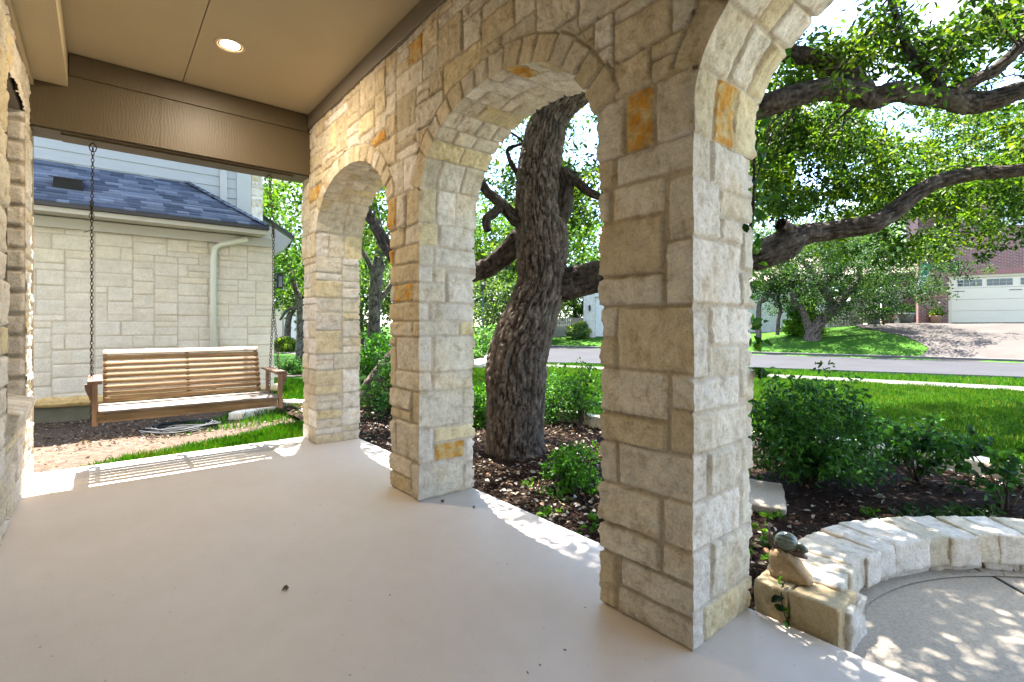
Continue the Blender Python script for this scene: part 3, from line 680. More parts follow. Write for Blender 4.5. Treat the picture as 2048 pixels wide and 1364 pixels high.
# ---------------------------------------------------------------- porch swing
SW = thing('porch_swing', 'slatted cedar porch swing hanging on chains from the porch beam', 'porch swing', (.64, 5.42, .5))
def slat(name, x0, x1, yc, zc, dy, dz, ang, mat, n=24, parent=SW, sag=0, seed=0):
    """a long board, its cross-section dy x dz tilted by ang, in the swing's own frame"""
    r = np.random.default_rng(seed); prof = []
    rd = .004
    for (a, b) in ((-dy / 2, -dz / 2 + rd), (-dy / 2 + rd, -dz / 2), (dy / 2 - rd, -dz / 2), (dy / 2, -dz / 2 + rd), (dy / 2, dz / 2 - rd), (dy / 2 - rd, dz / 2), (-dy / 2 + rd, dz / 2), (-dy / 2, dz / 2 - rd)):
        prof.append((a * math.cos(ang) - b * math.sin(ang), a * math.sin(ang) + b * math.cos(ang)))
    V = []; F = []; xs = np.linspace(x0, x1, n); jit = r.normal(0, .0012, n).cumsum() * .6
    for i, x in enumerate(xs):
        for (a, b) in prof: V.append((x, yc + a + jit[i] * .5, zc + b + jit[i] * .6))
    k = 8
    for i in range(n - 1):
        for j in range(k): F.append((i * k + j, i * k + (j + 1) % k, (i + 1) * k + (j + 1) % k, (i + 1) * k + j))
    V = np.array(V); F = np.array(F)
    caps = []
    for o, fl in ((0, 1), ((n - 1) * k, 0)):
        for q in ((0, 1, 2, 3), (0, 3, 4, 7), (4, 5, 6, 7)): caps.append([o + t for t in (q if fl else q[::-1])])
    F = np.concatenate([F[:, ::-1], np.array(caps)])
    t = r.uniform(.82, 1.18); return mesh_np(name, V, F, mat, parent, np.tile(np.array((t, t * r.uniform(.94, 1.0), t * r.uniform(.86, 1.0))), (len(V), 1)), False)
MT['wood_pale'] = M_simple('bleached cedar', (.34, .27, .21), (.24, .18, .13), 4, .7, .3, 30, .003, stretch=(1, 12, 12))
MT['wood_mid'] = M_simple('brown swing post wood', (.34, .20, .11), (.23, .13, .075), 5, .65, .3, 30, .003, stretch=(6, 6, 1))
X0, X1 = -.65, .65                    # swing frame: x along the bench, y away from the camera, z up; origin (.64,5.42,.5)
slat('front_apron', X0 - .02, X1 + .0, -.335, -.02, .022, .088, 0, MT['wood'], seed=1)
for i in range(5):                    # seat slats, dished
    y = -.31 + i * .098; z = .034 - .020 * math.sin(PI * (i + .3) / 5.2)
    slat('seat_slat', X0 - .01, X1 + .01, y, z, .090, .018, (.16 if i == 0 else -.05), MT['wood_grey'], seed=5 + i)
nb = 9; bp = [(.20 + .010 * i + .0009 * i * i, .06 + .0505 * i) for i in range(nb)]
for i, (y, z) in enumerate(bp):
    slat('back_slat', X0 + .02, X1 - .02, y, z, .012, .0445 if i < nb - 1 else .056, -math.atan2(.010 + .0018 * i, .0505) - (.35 if i == nb - 1 else 0), MT['wood'] if i < nb - 1 else MT['wood_pale'], seed=20 + i)
for x in (X0 + .035, 0.005, X1 - .035):
    mb = MB(); pts = [(y + .018, z - .03) for y, z in bp] + [(bp[-1][0] + .03, bp[-1][1] + .02)]
    poly = pts + [(y + .03, z - .008) for y, z in pts[::-1]]
    for (a, b), (c, d) in zip(pts[:-1], pts[1:]): mb.prism([(a, b), (c, d), (c + .034, d - .012), (a + .034, b - .012)], 'x', x - .014, x + .014)
    mb.build('back_rail', MT['wood_dark'], SW)
    mb = MB(); mb.box(x - .014, x + .014, -.32, .22, -.06, .012); mb.build('seat_rail', MT['wood_dark'], SW, bevel=.003)
for sx, x in ((-1, X0 - .03), (1, X1 + .03)):
    mb = MB(); mb.prism([(-.40, .245), (.20, .255), (.20, .277), (-.40, .268)], 'x', x - .045, x + .045); mb.build('armrest', MT['wood_dark'], SW, bevel=.004)
    mb = MB(); mb.box(x - .018, x + .018, -.345, -.305, -.085, .246); mb.build('arm_post', MT['wood_mid'], SW, bevel=.003)
    mb = MB(); xo = x + sx * .018; mb.prism([(0, .244), (sx * .045, .244), (sx * .040, .20), (sx * .014, .13), (0, .09)], 'y', -.338, -.312)
    b_ = mb.build('arm_bracket', MT['wood_dark'], SW); b_.location.x = xo
    mb = MB(); mb.box(x - .014, x + .014, .12, .16, -.07, .25); mb.build('arm_post', MT['wood_dark'], SW, bevel=.003)
for o in SW.children:                 # dark nail heads are part of the slats' look; a few real ones
    pass
nh = MB(); nh.lathe([(.0045, 0), (.004, .002), (.0003, .0025)], n=8); nh = nh.build('nail_head', MT['black'], SW, M=Matrix.Rotation(R(90), 4, 'X')); first = True
for x in (X0 + .035, .005, X1 - .035):
    for y, z in bp + [(-.336, -.04), (-.336, 0)]:
        o = nh if first else nh.copy(); first = False
        if o is not nh: col.objects.link(o); o.parent = SW
        o.location = (x, y - .0105, z)
def chain(name, p, q, parent, link_l=.036, wire=.0033, wid=.0095):
    """oval links from p to q"""
    p, q = Vector(p), Vector(q); D = q - p; n = max(1, int(D.length / (link_l - 2 * wire * 1.1))); t = D.normalized(); s = D / n
    a = t.cross(Vector((0, 1, .1))).normalized(); b = t.cross(a); mb = MB(); h = D.length / n / 2 + wire
    for i in range(n):
        c = p + s * (i + .5); u = a if i % 2 else b
        u = (u + (b if i % 2 else a) * .35).normalized()
        pts = []
        for k in range(10):
            w_ = 2 * PI * k / 10; pts.append(c + u * wid * math.copysign(abs(math.cos(w_)) ** .7, math.cos(w_)) + t * h * math.sin(w_))
        mb.tube(pts, wire, 5, True)
    return mb.build(name, MT['iron'], parent, smooth=True)
for sx, xt, xb in ((-1, -.695, X0 - .052), (1, .665, X1 + .052)):
    top = Vector((xt, .0, 2.185)); spl = Vector((xb, -.0, .92)) if sx > 0 else Vector((xb, -.03, .60))
    chain('chain', top, Vector((xb, 0, 1.62)), SW); 
    for dx in (-.008, .01): chain('chain', Vector((xb + dx, .008 * dx * 100, 1.74)), Vector((xb - dx, 0, 1.60)), SW)
    chain('chain', Vector((xb, 0, 1.62)), spl, SW)
    chain('chain', spl, (xb, -.31, -.055), SW); chain('chain', spl, (xb, .14, .20), SW); chain('chain', (xb, .14, .20), (xb, .17, -.05), SW)
    pts = [(xt, 0, 2.185 - .045 * 0), (xt + .017, 0, 2.195), (xt + .024, 0, 2.225), (xt + .012, 0, 2.25), (xt, 0, 2.255), (xt - .012, 0, 2.25), (xt - .024, 0, 2.225), (xt - .017, 0, 2.195)]
    mb = MB(); mb.tube(pts, .0045, 6, True); mb.tube([(xt, 0, 2.25), (xt, 0, 2.232 + .04)], .005, 6); hk = mb.build('snap_hook', MT['iron'], SW, smooth=True); hk.location.z = -.035
    mb = MB(); mb.tube([(xb + .02 * math.cos(q), -.31, -.055 + .02 * math.sin(q)) for q in np.linspace(0, 2 * PI, 12)[:-1]], .004, 6, True); mb.build('eye_bolt', MT['iron'], SW, smooth=True)
mb = MB(); mb.tube([(X0 - .052, 0, 1.50), (X0 - .10, -.0, 1.475)], .004, 6); mb.build('chain_pin', MT['iron'], SW)
# ---------------------------------------------------------------- beds, edging, walkway
def poly_sheet(name, pts, z, mat, res=.08, rough=.02, zfun=None, kind='structure', th=.0, clipf=None):
    """ground patch: a regular grid kept inside a polygon, outline smoothed onto it"""
    P = np.array(pts); x0, y0 = P.min(0) - res; x1, y1 = P.max(0) + res
    xs = np.arange(x0, x1, res); ys = np.arange(y0, y1, res); X, Y = np.meshgrid(xs, ys, indexing='ij')
    ins = inside(X, Y, P); Z = (zfun(X, Y) if zfun else np.full(X.shape, z)) + rough * fbm(X * 3, Y * 3, 0, 4)
    V = np.stack([X, Y, Z], -1).reshape(-1, 3); F = grid_faces(len(xs), len(ys)); m = ins.ravel()[F].all(1)
    o = mesh_np(name, V, F[m], mat, None, None, True); return tag(o, kind=kind)
def inside(X, Y, P):
    r = np.zeros(X.shape, bool); n = len(P); j = n - 1
    for i in range(n):
        xi, yi = P[i]; xj, yj = P[j]
        r ^= ((yi > Y) != (yj > Y)) & (X < (xj - xi) * (Y - yi) / (yj - yi + 1e-12) + xi); j = i
    return r
# bed outline: the house side follows the slab, the far side follows the stone edging
EDG = [(2.6, 8.4), (3.6, 7.6), (4.55, 6.4), (4.82, 5.3), (4.83, 4.5), (4.85, 3.9), (5.05, 3.1), (5.5, 2.2), (5.8, 1.5), (5.9, .95), (5.72, .45), (5.5, .0), (5.1, -.5), (4.6, -.9)]
ARC_C = (2.58, -.60); ARC_R = 1.33
arc = [(ARC_C[0] + ARC_R * math.cos(q), ARC_C[1] + ARC_R * math.sin(q)) for q in np.linspace(R(102), R(-12), 26)]
BED = [(2.10, 9.0)] + EDG + [(4.0, -1.0)] + arc[::-1] + [(2.10, .8), (2.10, 9.0)]
def bed_z(x, y): return -.075 + .035 * np.exp(-((x - 3.4) ** 2 + (y - 3.8) ** 2) / .5) + .012 * fbm(np.asarray(x) * 2, np.asarray(y) * 2, 5, 2)
poly_sheet('mulch_bed', BED, 0, MT['mulch'], .05, .016, bed_z)
W = [(2.02, 1.0), (2.02, -6)] + [(9, -6), (9, -2.2), (4.2, -1.5)] + [(x, y) for x, y in arc[::-1]]
mb = MB(); mb.add([(x, y, -.055) for x, y in [(2.131, -6), (12, -9), (12, -3), (4.6, -1.3)] + [(ARC_C[0] + (ARC_R + .1) * math.cos(q), ARC_C[1] + (ARC_R + .1) * math.sin(q)) for q in np.linspace(R(-15), R(109), 30)] + [(2.131, .7)]], [tuple(range(35))])
tag(mb.build('walkway', MT['walk']), kind='structure')
mb = MB(); mb.box(-.006, .006, -.66, .66, -.0545, -.051); j_ = mb.build('walkway_joint', MT['black'], None); j_.location = (2.985, -.075, 0); j_.rotation_euler = (0, 0, R(-45)); tag(j_, kind='structure')
# thin painted strip of mortar along the planter's foot
mb = MB(); q_ = np.linspace(R(107), R(-10), 40)
for i in range(39):
    a, b = q_[i], q_[i + 1]
    v = [(ARC_C[0] + rr * math.cos(t), ARC_C[1] + rr * math.sin(t), z) for rr, z in ((ARC_R - .022, -.049), (ARC_R + .05, -.045)) for t in (a, b)]
    mb.add(v, [(0, 1, 3, 2)])
tag(mb.build('mortar_strip', MT['walk']), kind='structure')

PLW = thing('planter_wall', 'low curved planter wall of pale split limestone blocks beside the walkway', 'planter wall', (2.6, .8, 0))
def blocks(name, items, parent, amp=.009, n=8):
    Vs, Fs, Cs = [], [], []; off = 0
    for i, (cx, cy, cz, sx, sy, sz, rot, c) in enumerate(items):
        V, F = rough_block(sx, sy, sz, 900 + i * 7 + len(name), n, amp, .008); ca, sa = math.cos(rot), math.sin(rot)
        V = np.stack([V[:, 0] * ca - V[:, 1] * sa + cx, V[:, 0] * sa + V[:, 1] * ca + cy, V[:, 2] + cz], 1)
        Vs.append(V); Fs.append(F + off); off += len(V); Cs.append(np.tile(np.array(c), (len(V), 1)))
    o = mesh_np(name, np.concatenate(Vs), np.concatenate(Fs), MT['stone'], parent, np.concatenate(Cs), True)
    if parent is not None: o.matrix_parent_inverse = Matrix.Translation(-Vector(parent.location))
    return o
r = np.random.default_rng(31); cap = []; base = []; q = R(101)
while q > R(-20):
    w_ = r.uniform(.095, .145); dq = w_ / ARC_R; a = q - dq / 2; q -= dq + .004; ro = ARC_R + .14
    cap.append((ARC_C[0] + ro * math.cos(a), ARC_C[1] + ro * math.sin(a), .068 + r.uniform(-.006, .006), .275 + r.uniform(-.02, .02), w_ * 1.13, .145, a, pick(r, (('cream', .5), ('pale', .5))) * .92))
q = R(100)
while q > R(-20):
    w_ = r.uniform(.16, .3); dq = w_ / ARC_R; a = q - dq / 2; q -= dq + .003; ro = ARC_R + .15
    base.append((ARC_C[0] + ro * math.cos(a), ARC_C[1] + ro * math.sin(a), -.045, .22, w_ * 1.05, .125, a, pick(r, (('grey', .45), ('pale', .55))) * .85))
# straight end piece on the porch edge: two honey coloured blocks
cap += [(2.262, .915, .03, .225, .135, .185, 0, (.50, .41, .27)), (2.258, .752, .03, .215, .18, .185, 0, (.52, .42, .26))]
base += [(2.25, .84, -.07, .2, .33, .08, 0, (.45, .34, .26)), (2.31, .70, .0, .2, .12, .20, 0, (.60, .57, .52))]
blocks('cap_stones', cap, PLW, .005, 12); blocks('base_stones', base, PLW, .014, 9)

def edging(name, pts, label, z=-.02, h=.17, wd=.2, seed=1, col_=(('cream', .6), ('pale', .4))):
    T = thing(name, label, 'garden edging', (pts[0][0], pts[0][1], 0)); r = np.random.default_rng(seed); it = []
    P = [Vector((a, b, 0)) for a, b in pts]
    for p, q in zip(P[:-1], P[1:]):
        L = (q - p).length; t = 0; d = (q - p) / L
        while t < L - .05:
            l = min(r.uniform(.22, .42), L - t); c = p + d * (t + l / 2); t += l + .004
            it.append((c.x, c.y, z + r.uniform(-.012, .012), l, wd + r.uniform(-.03, .02), h, math.atan2(d.y, d.x), pick(r, col_)))
    blocks('edging_stones', it, T, .010, 7); return T
edging('stone_edging', EDG, 'low limestone edging between the mulch bed and the front lawn', seed=4)
E2 = [G(470, 838, -.12)[:2], G(520, 826, -.12)[:2], G(560, 812, -.12)[:2], (2.7, 8.35), (3.0, 8.6)]
edging('stone_edging', E2, 'short rough stone edging in the grass behind the right end of the porch swing', z=-.10, h=.14, wd=.24, seed=6, col_=(('cream', .6), ('tan', .4)))
t = mesh_np('flagstone', *[q for q in rough_block(.62, .40, .06, 77, 12, .006, .012)], MT['walk'], None, None, True)
t.location = (3.72, 1.70, -.045); t.rotation_euler = (R(2), 0, R(24)); tag(t, 'flat grey paving slab lying in the mulch under the big leafy shrub', 'paving slab')
# dirt strip by the neighbouring wall
DIRT = [(-6, 5.62), (2.1, 5.62), (2.6, 6.6), (2.6, 7.9), (1.7, 8.2), (1.5, 9.4), (-6, 9.4)]
DZ = lambda x, y: -.135 + .02 * fbm(np.asarray(x) * .9, np.asarray(y) * .9, 2, 3)
poly_sheet('dirt', DIRT, 0, MT['dirt'], .05, .012, DZ)
# scattered mulch chips, dry leaves
def leaf_arrays(P, size, nrm, dirv, aspect=.42, fold=.25, six=True):
    """P centres, returns V,F for folded leaves"""
    n = len(P); d = dirv / np.linalg.norm(dirv, axis=1)[:, None]; s = np.cross(d, nrm); s /= np.linalg.norm(s, axis=1)[:, None] + 1e-9; u = np.cross(s, d)
    L = size[:, None]; a = aspect
    if six:
        T = [(0, 0, 0), (.3, a * .85, fold * a), (.7, a * .75, fold * a * .8), (1, 0, -.06), (.7, -a * .75, fold * a * .8), (.3, -a * .85, fold * a)]
        T = [(x - .5, y * .62, z) for x, y, z in T]; V = np.stack([P + L * (x * d + y * s + z * u) for x, y, z in T], 1).reshape(-1, 3)
        k = np.arange(n)[:, None] * 6; F = np.concatenate([k + np.array([[0, 1, 2, 3]]), k + np.array([[0, 3, 4, 5]])]); return V, F, 6
    T = [(-.5, 0, 0), (0, a * .55, fold * a), (.5, 0, 0), (0, -a * .55, fold * a)]
    V = np.stack([P + L * (x * d + y * s + z * u) for x, y, z in T], 1).reshape(-1, 3)
    k = np.arange(n)[:, None] * 4; return V, k + np.array([[0, 1, 2, 3]]), 4
def rand_dirs(n, r, up=0.):
    v = r.normal(size=(n, 3)); v[:, 2] += up; return v / np.linalg.norm(v, axis=1)[:, None]
def scatter(name, P, zfun, n_, smin, smax, cols, mat, r, aspect=.4, lift=.012, tilt=.5, wts=None, label=None, cat=None, kind='stuff'):
    x0, y0 = P.min(0); x1, y1 = P.max(0); X = r.uniform(x0, x1, n_ * 3); Y = r.uniform(y0, y1, n_ * 3); k = inside(X, Y, P)
    k &= r.uniform(0, 1, len(X)) < np.clip(.55 + .9 * fbm(X * 1.1, Y * 1.1, 8.3, 3), .08, 1); X, Y = X[k][:n_], Y[k][:n_]; n = len(X)
    C = np.stack([X, Y, zfun(X, Y) + r.uniform(.002, lift, n)], 1); nr = rand_dirs(n, r) * tilt; nr[:, 2] += 1; d = rand_dirs(n, r); d[:, 2] *= .25
    V, F, m = leaf_arrays(C, r.uniform(smin, smax, n), nr, d, aspect, .3, True)
    cc = np.array(cols)[r.choice(len(cols), n, p=wts)] * r.uniform(.7, 1.2, (n, 1))
    return tag(mesh_np(name, V, F, mat, None, np.repeat(cc, m, 0)), label, cat, kind=kind)
r = np.random.default_rng(12); BP = np.array(BED)
MC = [(.055, .032, .022), (.025, .015, .011), (.10, .06, .042), (.17, .11, .085)]
scatter('mulch_chips', BP, lambda x, y: bed_z(x, y), 42000, .015, .06, MC, MT['chip'], r, .16, .02, .9, [.35, .35, .2, .1], 'brown shredded mulch chips covering the garden bed', 'mulch')
scatter('dry_leaves', BP, lambda x, y: bed_z(x, y) + .01, 3300, .02, .055, [(.30, .26, .21), (.20, .14, .10), (.40, .37, .33), (.22, .12, .06)], MT['dead'], r, .5, .02, .7, [.35, .25, .3, .1], 'pale dry oak leaves scattered over the mulch bed', 'fallen leaves')
DP = np.array([(-2, 5.7), (2.3, 5.7), (2.5, 9.3), (-2, 9.3)]); dl = scatter('dry_leaves', DP, lambda x, y: DZ(x, y) - .02 * (y < 7), 3800, .02, .05, [(.17, .13, .095), (.09, .06, .042), (.24, .19, .15), (.035, .025, .018)], MT['dead'], r, .5, .02, .7, [.3, .3, .15, .25], 'dry leaf litter on the bare dirt under the neighbouring stone wall', 'fallen leaves')

# grass blades
def blades(name, P, zfun, n_, h, wd, cols, r, label, dens=None, lean=.5):
    P = np.array(P); x0, y0 = P.min(0); x1, y1 = P.max(0); m = int(n_ * 2.2); X = r.uniform(x0, x1, m); Y = r.uniform(y0, y1, m); k = inside(X, Y, P)
    if dens is not None: k &= r.uniform(0, 1, m) < dens(X, Y)
    X, Y = X[k][:n_], Y[k][:n_]; n = len(X); Z = zfun(X, Y) - .004; a = r.uniform(0, 2 * PI, n); H = h * r.uniform(.5, 1.25, n) * (1 + .5 * fbm(X * 1.5, Y * 1.5, 4, 2)); Wd = wd * r.uniform(.7, 1.3, n)
    la = r.uniform(0, 2 * PI, n); ll = H * r.uniform(.1, 1, n) * lean; s = np.stack([np.cos(a), np.sin(a), 0 * a], 1) * Wd[:, None] / 2; B = np.stack([X, Y, Z], 1)
    ld = np.stack([np.cos(la) * ll, np.sin(la) * ll, 0 * ll], 1); up = np.stack([0 * H, 0 * H, H], 1)
    V = np.stack([B - s, B + s, B + s * .7 + up * .6 + ld * .35, B + up + ld - s * .05], 1).reshape(-1, 3); kk = np.arange(n)[:, None] * 4
    pch = .5 + .5 * np.clip(fbm(X * .8, Y * .8, 1, 3) * 1.5, -1, 1); c = np.array(cols[0])[None] * pch[:, None] + np.array(cols[1])[None] * (1 - pch[:, None]); c = c * r.uniform(.7, 1.3, (n, 1))
    dry = r.uniform(0, 1, n) < .07 + .25 * (fbm(X * 1.3, Y * 1.3, 7, 3) > .38); c[dry] = np.array((.24, .22, .09)) * r.uniform(.6, 1.2, (int(dry.sum()), 1))
    return tag(mesh_np(name, V, kk + np.array([[0, 1, 2, 3]]), MT['grass'], None, np.repeat(c, 4, 0)), label, 'grass', kind='stuff')
GC = [(.090, .175, .018), (.040, .105, .012)]
LAWN = [(5.0, -1.2), (5.7, .0), (6.02, .9), (5.9, 1.6), (5.6, 2.3), (5.2, 3.1), (4.98, 4.0), (4.98, 5.3), (4.7, 6.5), (3.8, 7.9), (4.6, 11), (9.8, 14.6), (12.75, 6.3), (14.15, 1.2), (14.9, -2.2)]
blades('grass', LAWN, ground_z, 230000, .075, .009, GC, r, 'bright green mown front lawn between the garden edging and the sidewalk')
VERGE = [(13.95, 6.3), (12.3, 10.5), (11.3, 13.5), (11.6, 13), (14.9, 7.4), (17.1, 2.0), (18, -1), (16, -1), (15.3, 1.2)]
blades('grass', VERGE, ground_z, 45000, .08, .016, [(.08, .19, .015), (.05, .14, .012)], r, 'narrow green verge between the sidewalk and the street')
GS = [(-.40, 5.64), (2.05, 5.64), (2.3, 6.1), (2.4, 7.0), (1.5, 6.72), (.6, 6.38), (0, 6.12), (-.38, 5.82)]
blades('grass', GS, DZ, 21000, .09, .007, [(.075, .20, .015), (.04, .13, .01)], r, 'strip of fresh grass along the edge of the porch slab')
GS2 = [(.7, 7.0), (2.4, 7.4), (3.4, 8.0), (4.4, 11), (3.0, 14.0), (2.4, 9.3), (1.4, 8.3), (.6, 7.6)]
blades('grass', GS2, DZ, 26000, .09, .008, [(.08, .20, .015), (.04, .13, .01)], r, 'patchy grass growing around the stone edging behind the swing', dens=lambda x, y: np.clip((x - .9) * .6 + 1.2 * fbm(x * 2.5, y * 2.5, 3, 2), 0.02, 1))

# garden hose coil under the swing
mb = MB(); r = np.random.default_rng(5); pts = []; c = (.80, 7.62)
for i in range(7 * 26):
    q = 2 * PI * i / 26; k = i / 26; rx = .36 + .055 * math.sin(k * 2.1) + .03 * math.sin(k * 5.3); ry = .30 + .06 * math.cos(k * 1.7)
    pts.append((c[0] + rx * math.cos(q) + .05 * math.sin(k * 3), c[1] + ry * math.sin(q) + .04 * math.cos(k * 2.4), -.115 + .012 * (1 + math.sin(k * 4.4 + q * 3)) + .006 * k))
pts += [(c[0] - .30, c[1] - .15, -.10), (c[0] - .1, c[1] + .02, -.075), (c[0] + .22, c[1] - .1, -.08)]
mb.tube(pts, .0105, 6); MT['hose'] = M_simple('dark rubber hose', (.008, .010, .013), (.013, .016, .02), 10, .7, .05)
tag(mb.build('garden_hose', MT['hose'], smooth=True), 'dark coiled garden hose lying on the ground behind the porch swing', 'garden hose')
# small irrigation head in the mulch
mb = MB(); mb.lathe([(.016, -.05), (.016, .045), (.02, .046), (.021, .062), (.017, .07), (.0, .071)], n=16)
ih = mb.build('sprinkler_head', MT['black'], smooth=False); ih.location = G(1712, 1100, -.07); tag(ih, 'small black sprinkler head sticking out of the mulch', 'sprinkler head')

# snail ornament on its stone
RK = mesh_np('rock', *rough_block(.095, .17, .115, 333, 14, .009, .022), MT['stone'], None, None, True); me = RK.data
for v in me.vertices:            # lean the stone to a point like a wedge
    t_ = (v.co.z + .057) / .115; v.co.x *= 1 - .25 * t_; v.co.y = v.co.y * (1 - .55 * t_) + .045 * t_
a = me.color_attributes.new('Col', 'FLOAT_COLOR', 'POINT'); a.data.foreach_set('color', np.tile(np.array((.42, .30, .18, 1), dtype=np.float32), len(me.vertices)))
RK.location = (2.275, .875, .178); RK.rotation_euler = (0, 0, R(8)); tag(RK, 'small leaning brown stone set on the end of the planter wall, under the snail', 'rock')
SN = thing('snail_ornament', 'dark green garden snail ornament perched on the brown stone', 'garden ornament', (2.275, .905, .236), R(8))
MT['snail'] = M_simple('glazed dark green shell', (.045, .06, .045), (.10, .115, .08), 40, .22, .15, 60, .002, spec=.7)
MT['snail_b'] = M_simple('glazed brown snail', (.10, .05, .035), (.07, .06, .04), 30, .3, .2, 60, .002)
V = []; F = []; n, m = 18, 72             # a ribbed dome of a shell with a small coil at its foot
for i in range(n):
    ph = PI * i / (n - 1)
    for j in range(m):
        th_ = 2 * PI * j / m; rb = 1 + .055 * math.cos(12 * th_) * math.sin(ph); V.append((.040 * math.sin(ph) * math.cos(th_) * rb, .046 * math.cos(ph) - .004, .036 + .038 * math.sin(ph) * math.sin(th_) * rb))
for i in range(n - 1):
    for j in range(m): F.append((i * m + j, i * m + (j + 1) % m, (i + 1) * m + (j + 1) % m, (i + 1) * m + j))
mesh_np('shell', np.array(V), np.array(F), MT['snail'], SN, None, True)
cp = [(0.006 * (1 - k), -.052 - .024 * k * math.cos(5.2 * PI * (1 - k)), .012 + .024 * k * math.sin(5.2 * PI * (1 - k))) for k in np.linspace(.15, 1, 36)]
mb = MB(); mb.tube(cp, list(np.linspace(.005, .013, 36)), 10); mb.build('coil', MT['snail'], SN, smooth=True)
mb = MB(); mb.tube([(0, -.085, -.012), (0, -.06, -.004), (0, -.02, .0), (0, .03, .004), (0, .055, .02), (0, .062, .045), (0, .06, .058)], [.006, .014, .018, .018, .015, .013, .011], 12)
mb.tube([(.005, .062, .06), (.012, .068, .085)], [.003, .0025], 6); mb.tube([(-.005, .062, .06), (-.012, .068, .085)], [.003, .0025], 6)
for s_ in (-1, 1): mb.lathe([(.001, -.006), (.005, -.004), (.0065, 0), (.005, .004), (.001, .006)], (s_ * .012, .068, .088), 10)
mb.build('snail_body', MT['snail_b'], SN, smooth=True)

# ---------------------------------------------------------------- tubes with bark
def smooth_path(pts, res):
    P = np.array([p[:3] for p in pts], float); Rr = np.array([p[3] for p in pts], float); n = len(P)
    Q = np.vstack([2 * P[0] - P[1], P, 2 * P[-1] - P[-2]]); out = []; ro = []
    for i in range(n - 1):
        p0, p1, p2, p3 = Q[i:i + 4]; k = max(2, int(np.linalg.norm(p2 - p1) / res))
        for t in np.arange(k) / k:
            out.append(.5 * ((2 * p1) + (-p0 + p2) * t + (2 * p0 - 5 * p1 + 4 * p2 - p3) * t * t + (-p0 + 3 * p1 - 3 * p2 + p3) * t ** 3)); ro.append(Rr[i] + (Rr[i + 1] - Rr[i]) * (t * t * (3 - 2 * t)))
    out.append(P[-1]); ro.append(Rr[-1]); return np.array(out), np.array(ro)
def limb(pts, res=.02, amp=.012, seed=0, freq=1., wob=.1):
    """bark skin round a path of (x,y,z,r) -> V,F,C"""
    C, rad = smooth_path(pts, res); n = len(C); m = max(6, min(150, int(2 * PI * rad.max() / res))); T = np.gradient(C, axis=0); T /= np.linalg.norm(T, axis=1)[:, None] + 1e-9
    a = np.cross(T[0], (0, 1, .2)); a /= np.linalg.norm(a); Af = []
    for i in range(n):
        a = a - T[i] * a.dot(T[i]); a /= np.linalg.norm(a); Af.append(a.copy())
    Af = np.array(Af); B = np.cross(T, Af); q = np.linspace(0, 2 * PI, m, endpoint=False); s = np.concatenate([[0], np.cumsum(np.linalg.norm(np.diff(C, axis=0), axis=1))])
    r0 = rad[:, None]; lum = 1 + wob * fbm(np.cos(q)[None] * 1.3 + seed, np.sin(q)[None] * 1.3, s[:, None] * 1.8, 3)
    k = r0 * 0 + np.maximum(rad.max(), .05); X = np.cos(q)[None] * k; Y = np.sin(q)[None] * k; Z = s[:, None]
    f = 27 * freq; wx = .35 * pn(X * 6 + seed, Y * 6, Z * 3); wy = .35 * pn(X * 6, Y * 6 + 9, Z * 3)
    rdg = np.abs(pn(X * f * .8 + wx * 2 + seed, Y * f * .8 + wy * 2, Z * f * .15 + 2 * wx)); rdg2 = np.abs(pn(X * f * 1.7 + seed, Y * f * 1.7, Z * f * .42 + 7)); brk = np.abs(pn(X * f * .5 + 9, Y * f * .5, Z * f * .55)); fine = fbm(X * f * 4, Y * f * 4, Z * f * 2.4, 2)
    h = sstep(.0, .22, rdg) * (.62 + .5 * (rdg < 9) * sstep(0, .12, brk)) * .72 + sstep(0, .3, rdg2) * .28 + .10 * fine; A_ = np.minimum(amp, r0 * .25)
    Rr = r0 * lum + A_ * (h * 1.6 - .8); V = C[:, None] + (np.cos(q)[None, :, None] * Af[:, None] + np.sin(q)[None, :, None] * B[:, None]) * Rr[..., None]
    col_ = (.26 + 1.1 * np.clip(h, 0, 1) ** 1.4)[..., None] * np.array((1, .97, .93)); i = np.arange(n - 1)[:, None]; j = np.arange(m)[None]
    F = np.stack([i * m + j, i * m + (j + 1) % m, (i + 1) * m + (j + 1) % m, (i + 1) * m + j], -1).reshape(-1, 4)
    return V.reshape(-1, 3), F, col_.reshape(-1, 3)
def join(parts):
    off = 0; V, F, C = [], [], []
    for v, f, c in parts: V.append(v); F.append(f + off); C.append(c); off += len(v)
    return np.concatenate(V), np.concatenate(F), np.concatenate(C)
def set_local(o, loc):           # move the data so that the object hangs on its parent's base
    o.matrix_parent_inverse = Matrix.Translation(-Vector(loc)); return o

def cluster_leaves(C, rad, per, size, cols, r, six=False, aspect=.45, up=.6, droop=-.1, cvar=.28, sq=.7):
    """leaves spread round twig centres C -> V,F,Col"""
    n = len(C) * per; cen = np.repeat(C, per, 0); off = r.normal(size=(n, 3)); off /= np.linalg.norm(off, axis=1)[:, None]; off *= (r.uniform(0, 1, n) ** .45)[:, None] * np.repeat(rad, per)[:, None]; off[:, 2] *= sq
    P = cen + off; d = off / (np.linalg.norm(off, axis=1)[:, None] + 1e-6) + .8 * r.normal(size=(n, 3)); d[:, 2] += droop; nr = rand_dirs(n, r, up)
    V, F, m = leaf_arrays(P, size * r.uniform(.6, 1.3, n), nr, d, aspect, .3, six)
    ci = np.array(cols); base = ci[np.repeat(r.choice(len(ci), len(C)), per)]; mixn = r.uniform(0, 1, (n, 1)) < .25; base = np.where(mixn, ci[r.choice(len(ci), n)], base)
    c = base * (1 + cvar * r.normal(size=(n, 1))).clip(.45, 1.6); return V, F, np.repeat(c, m, 0)
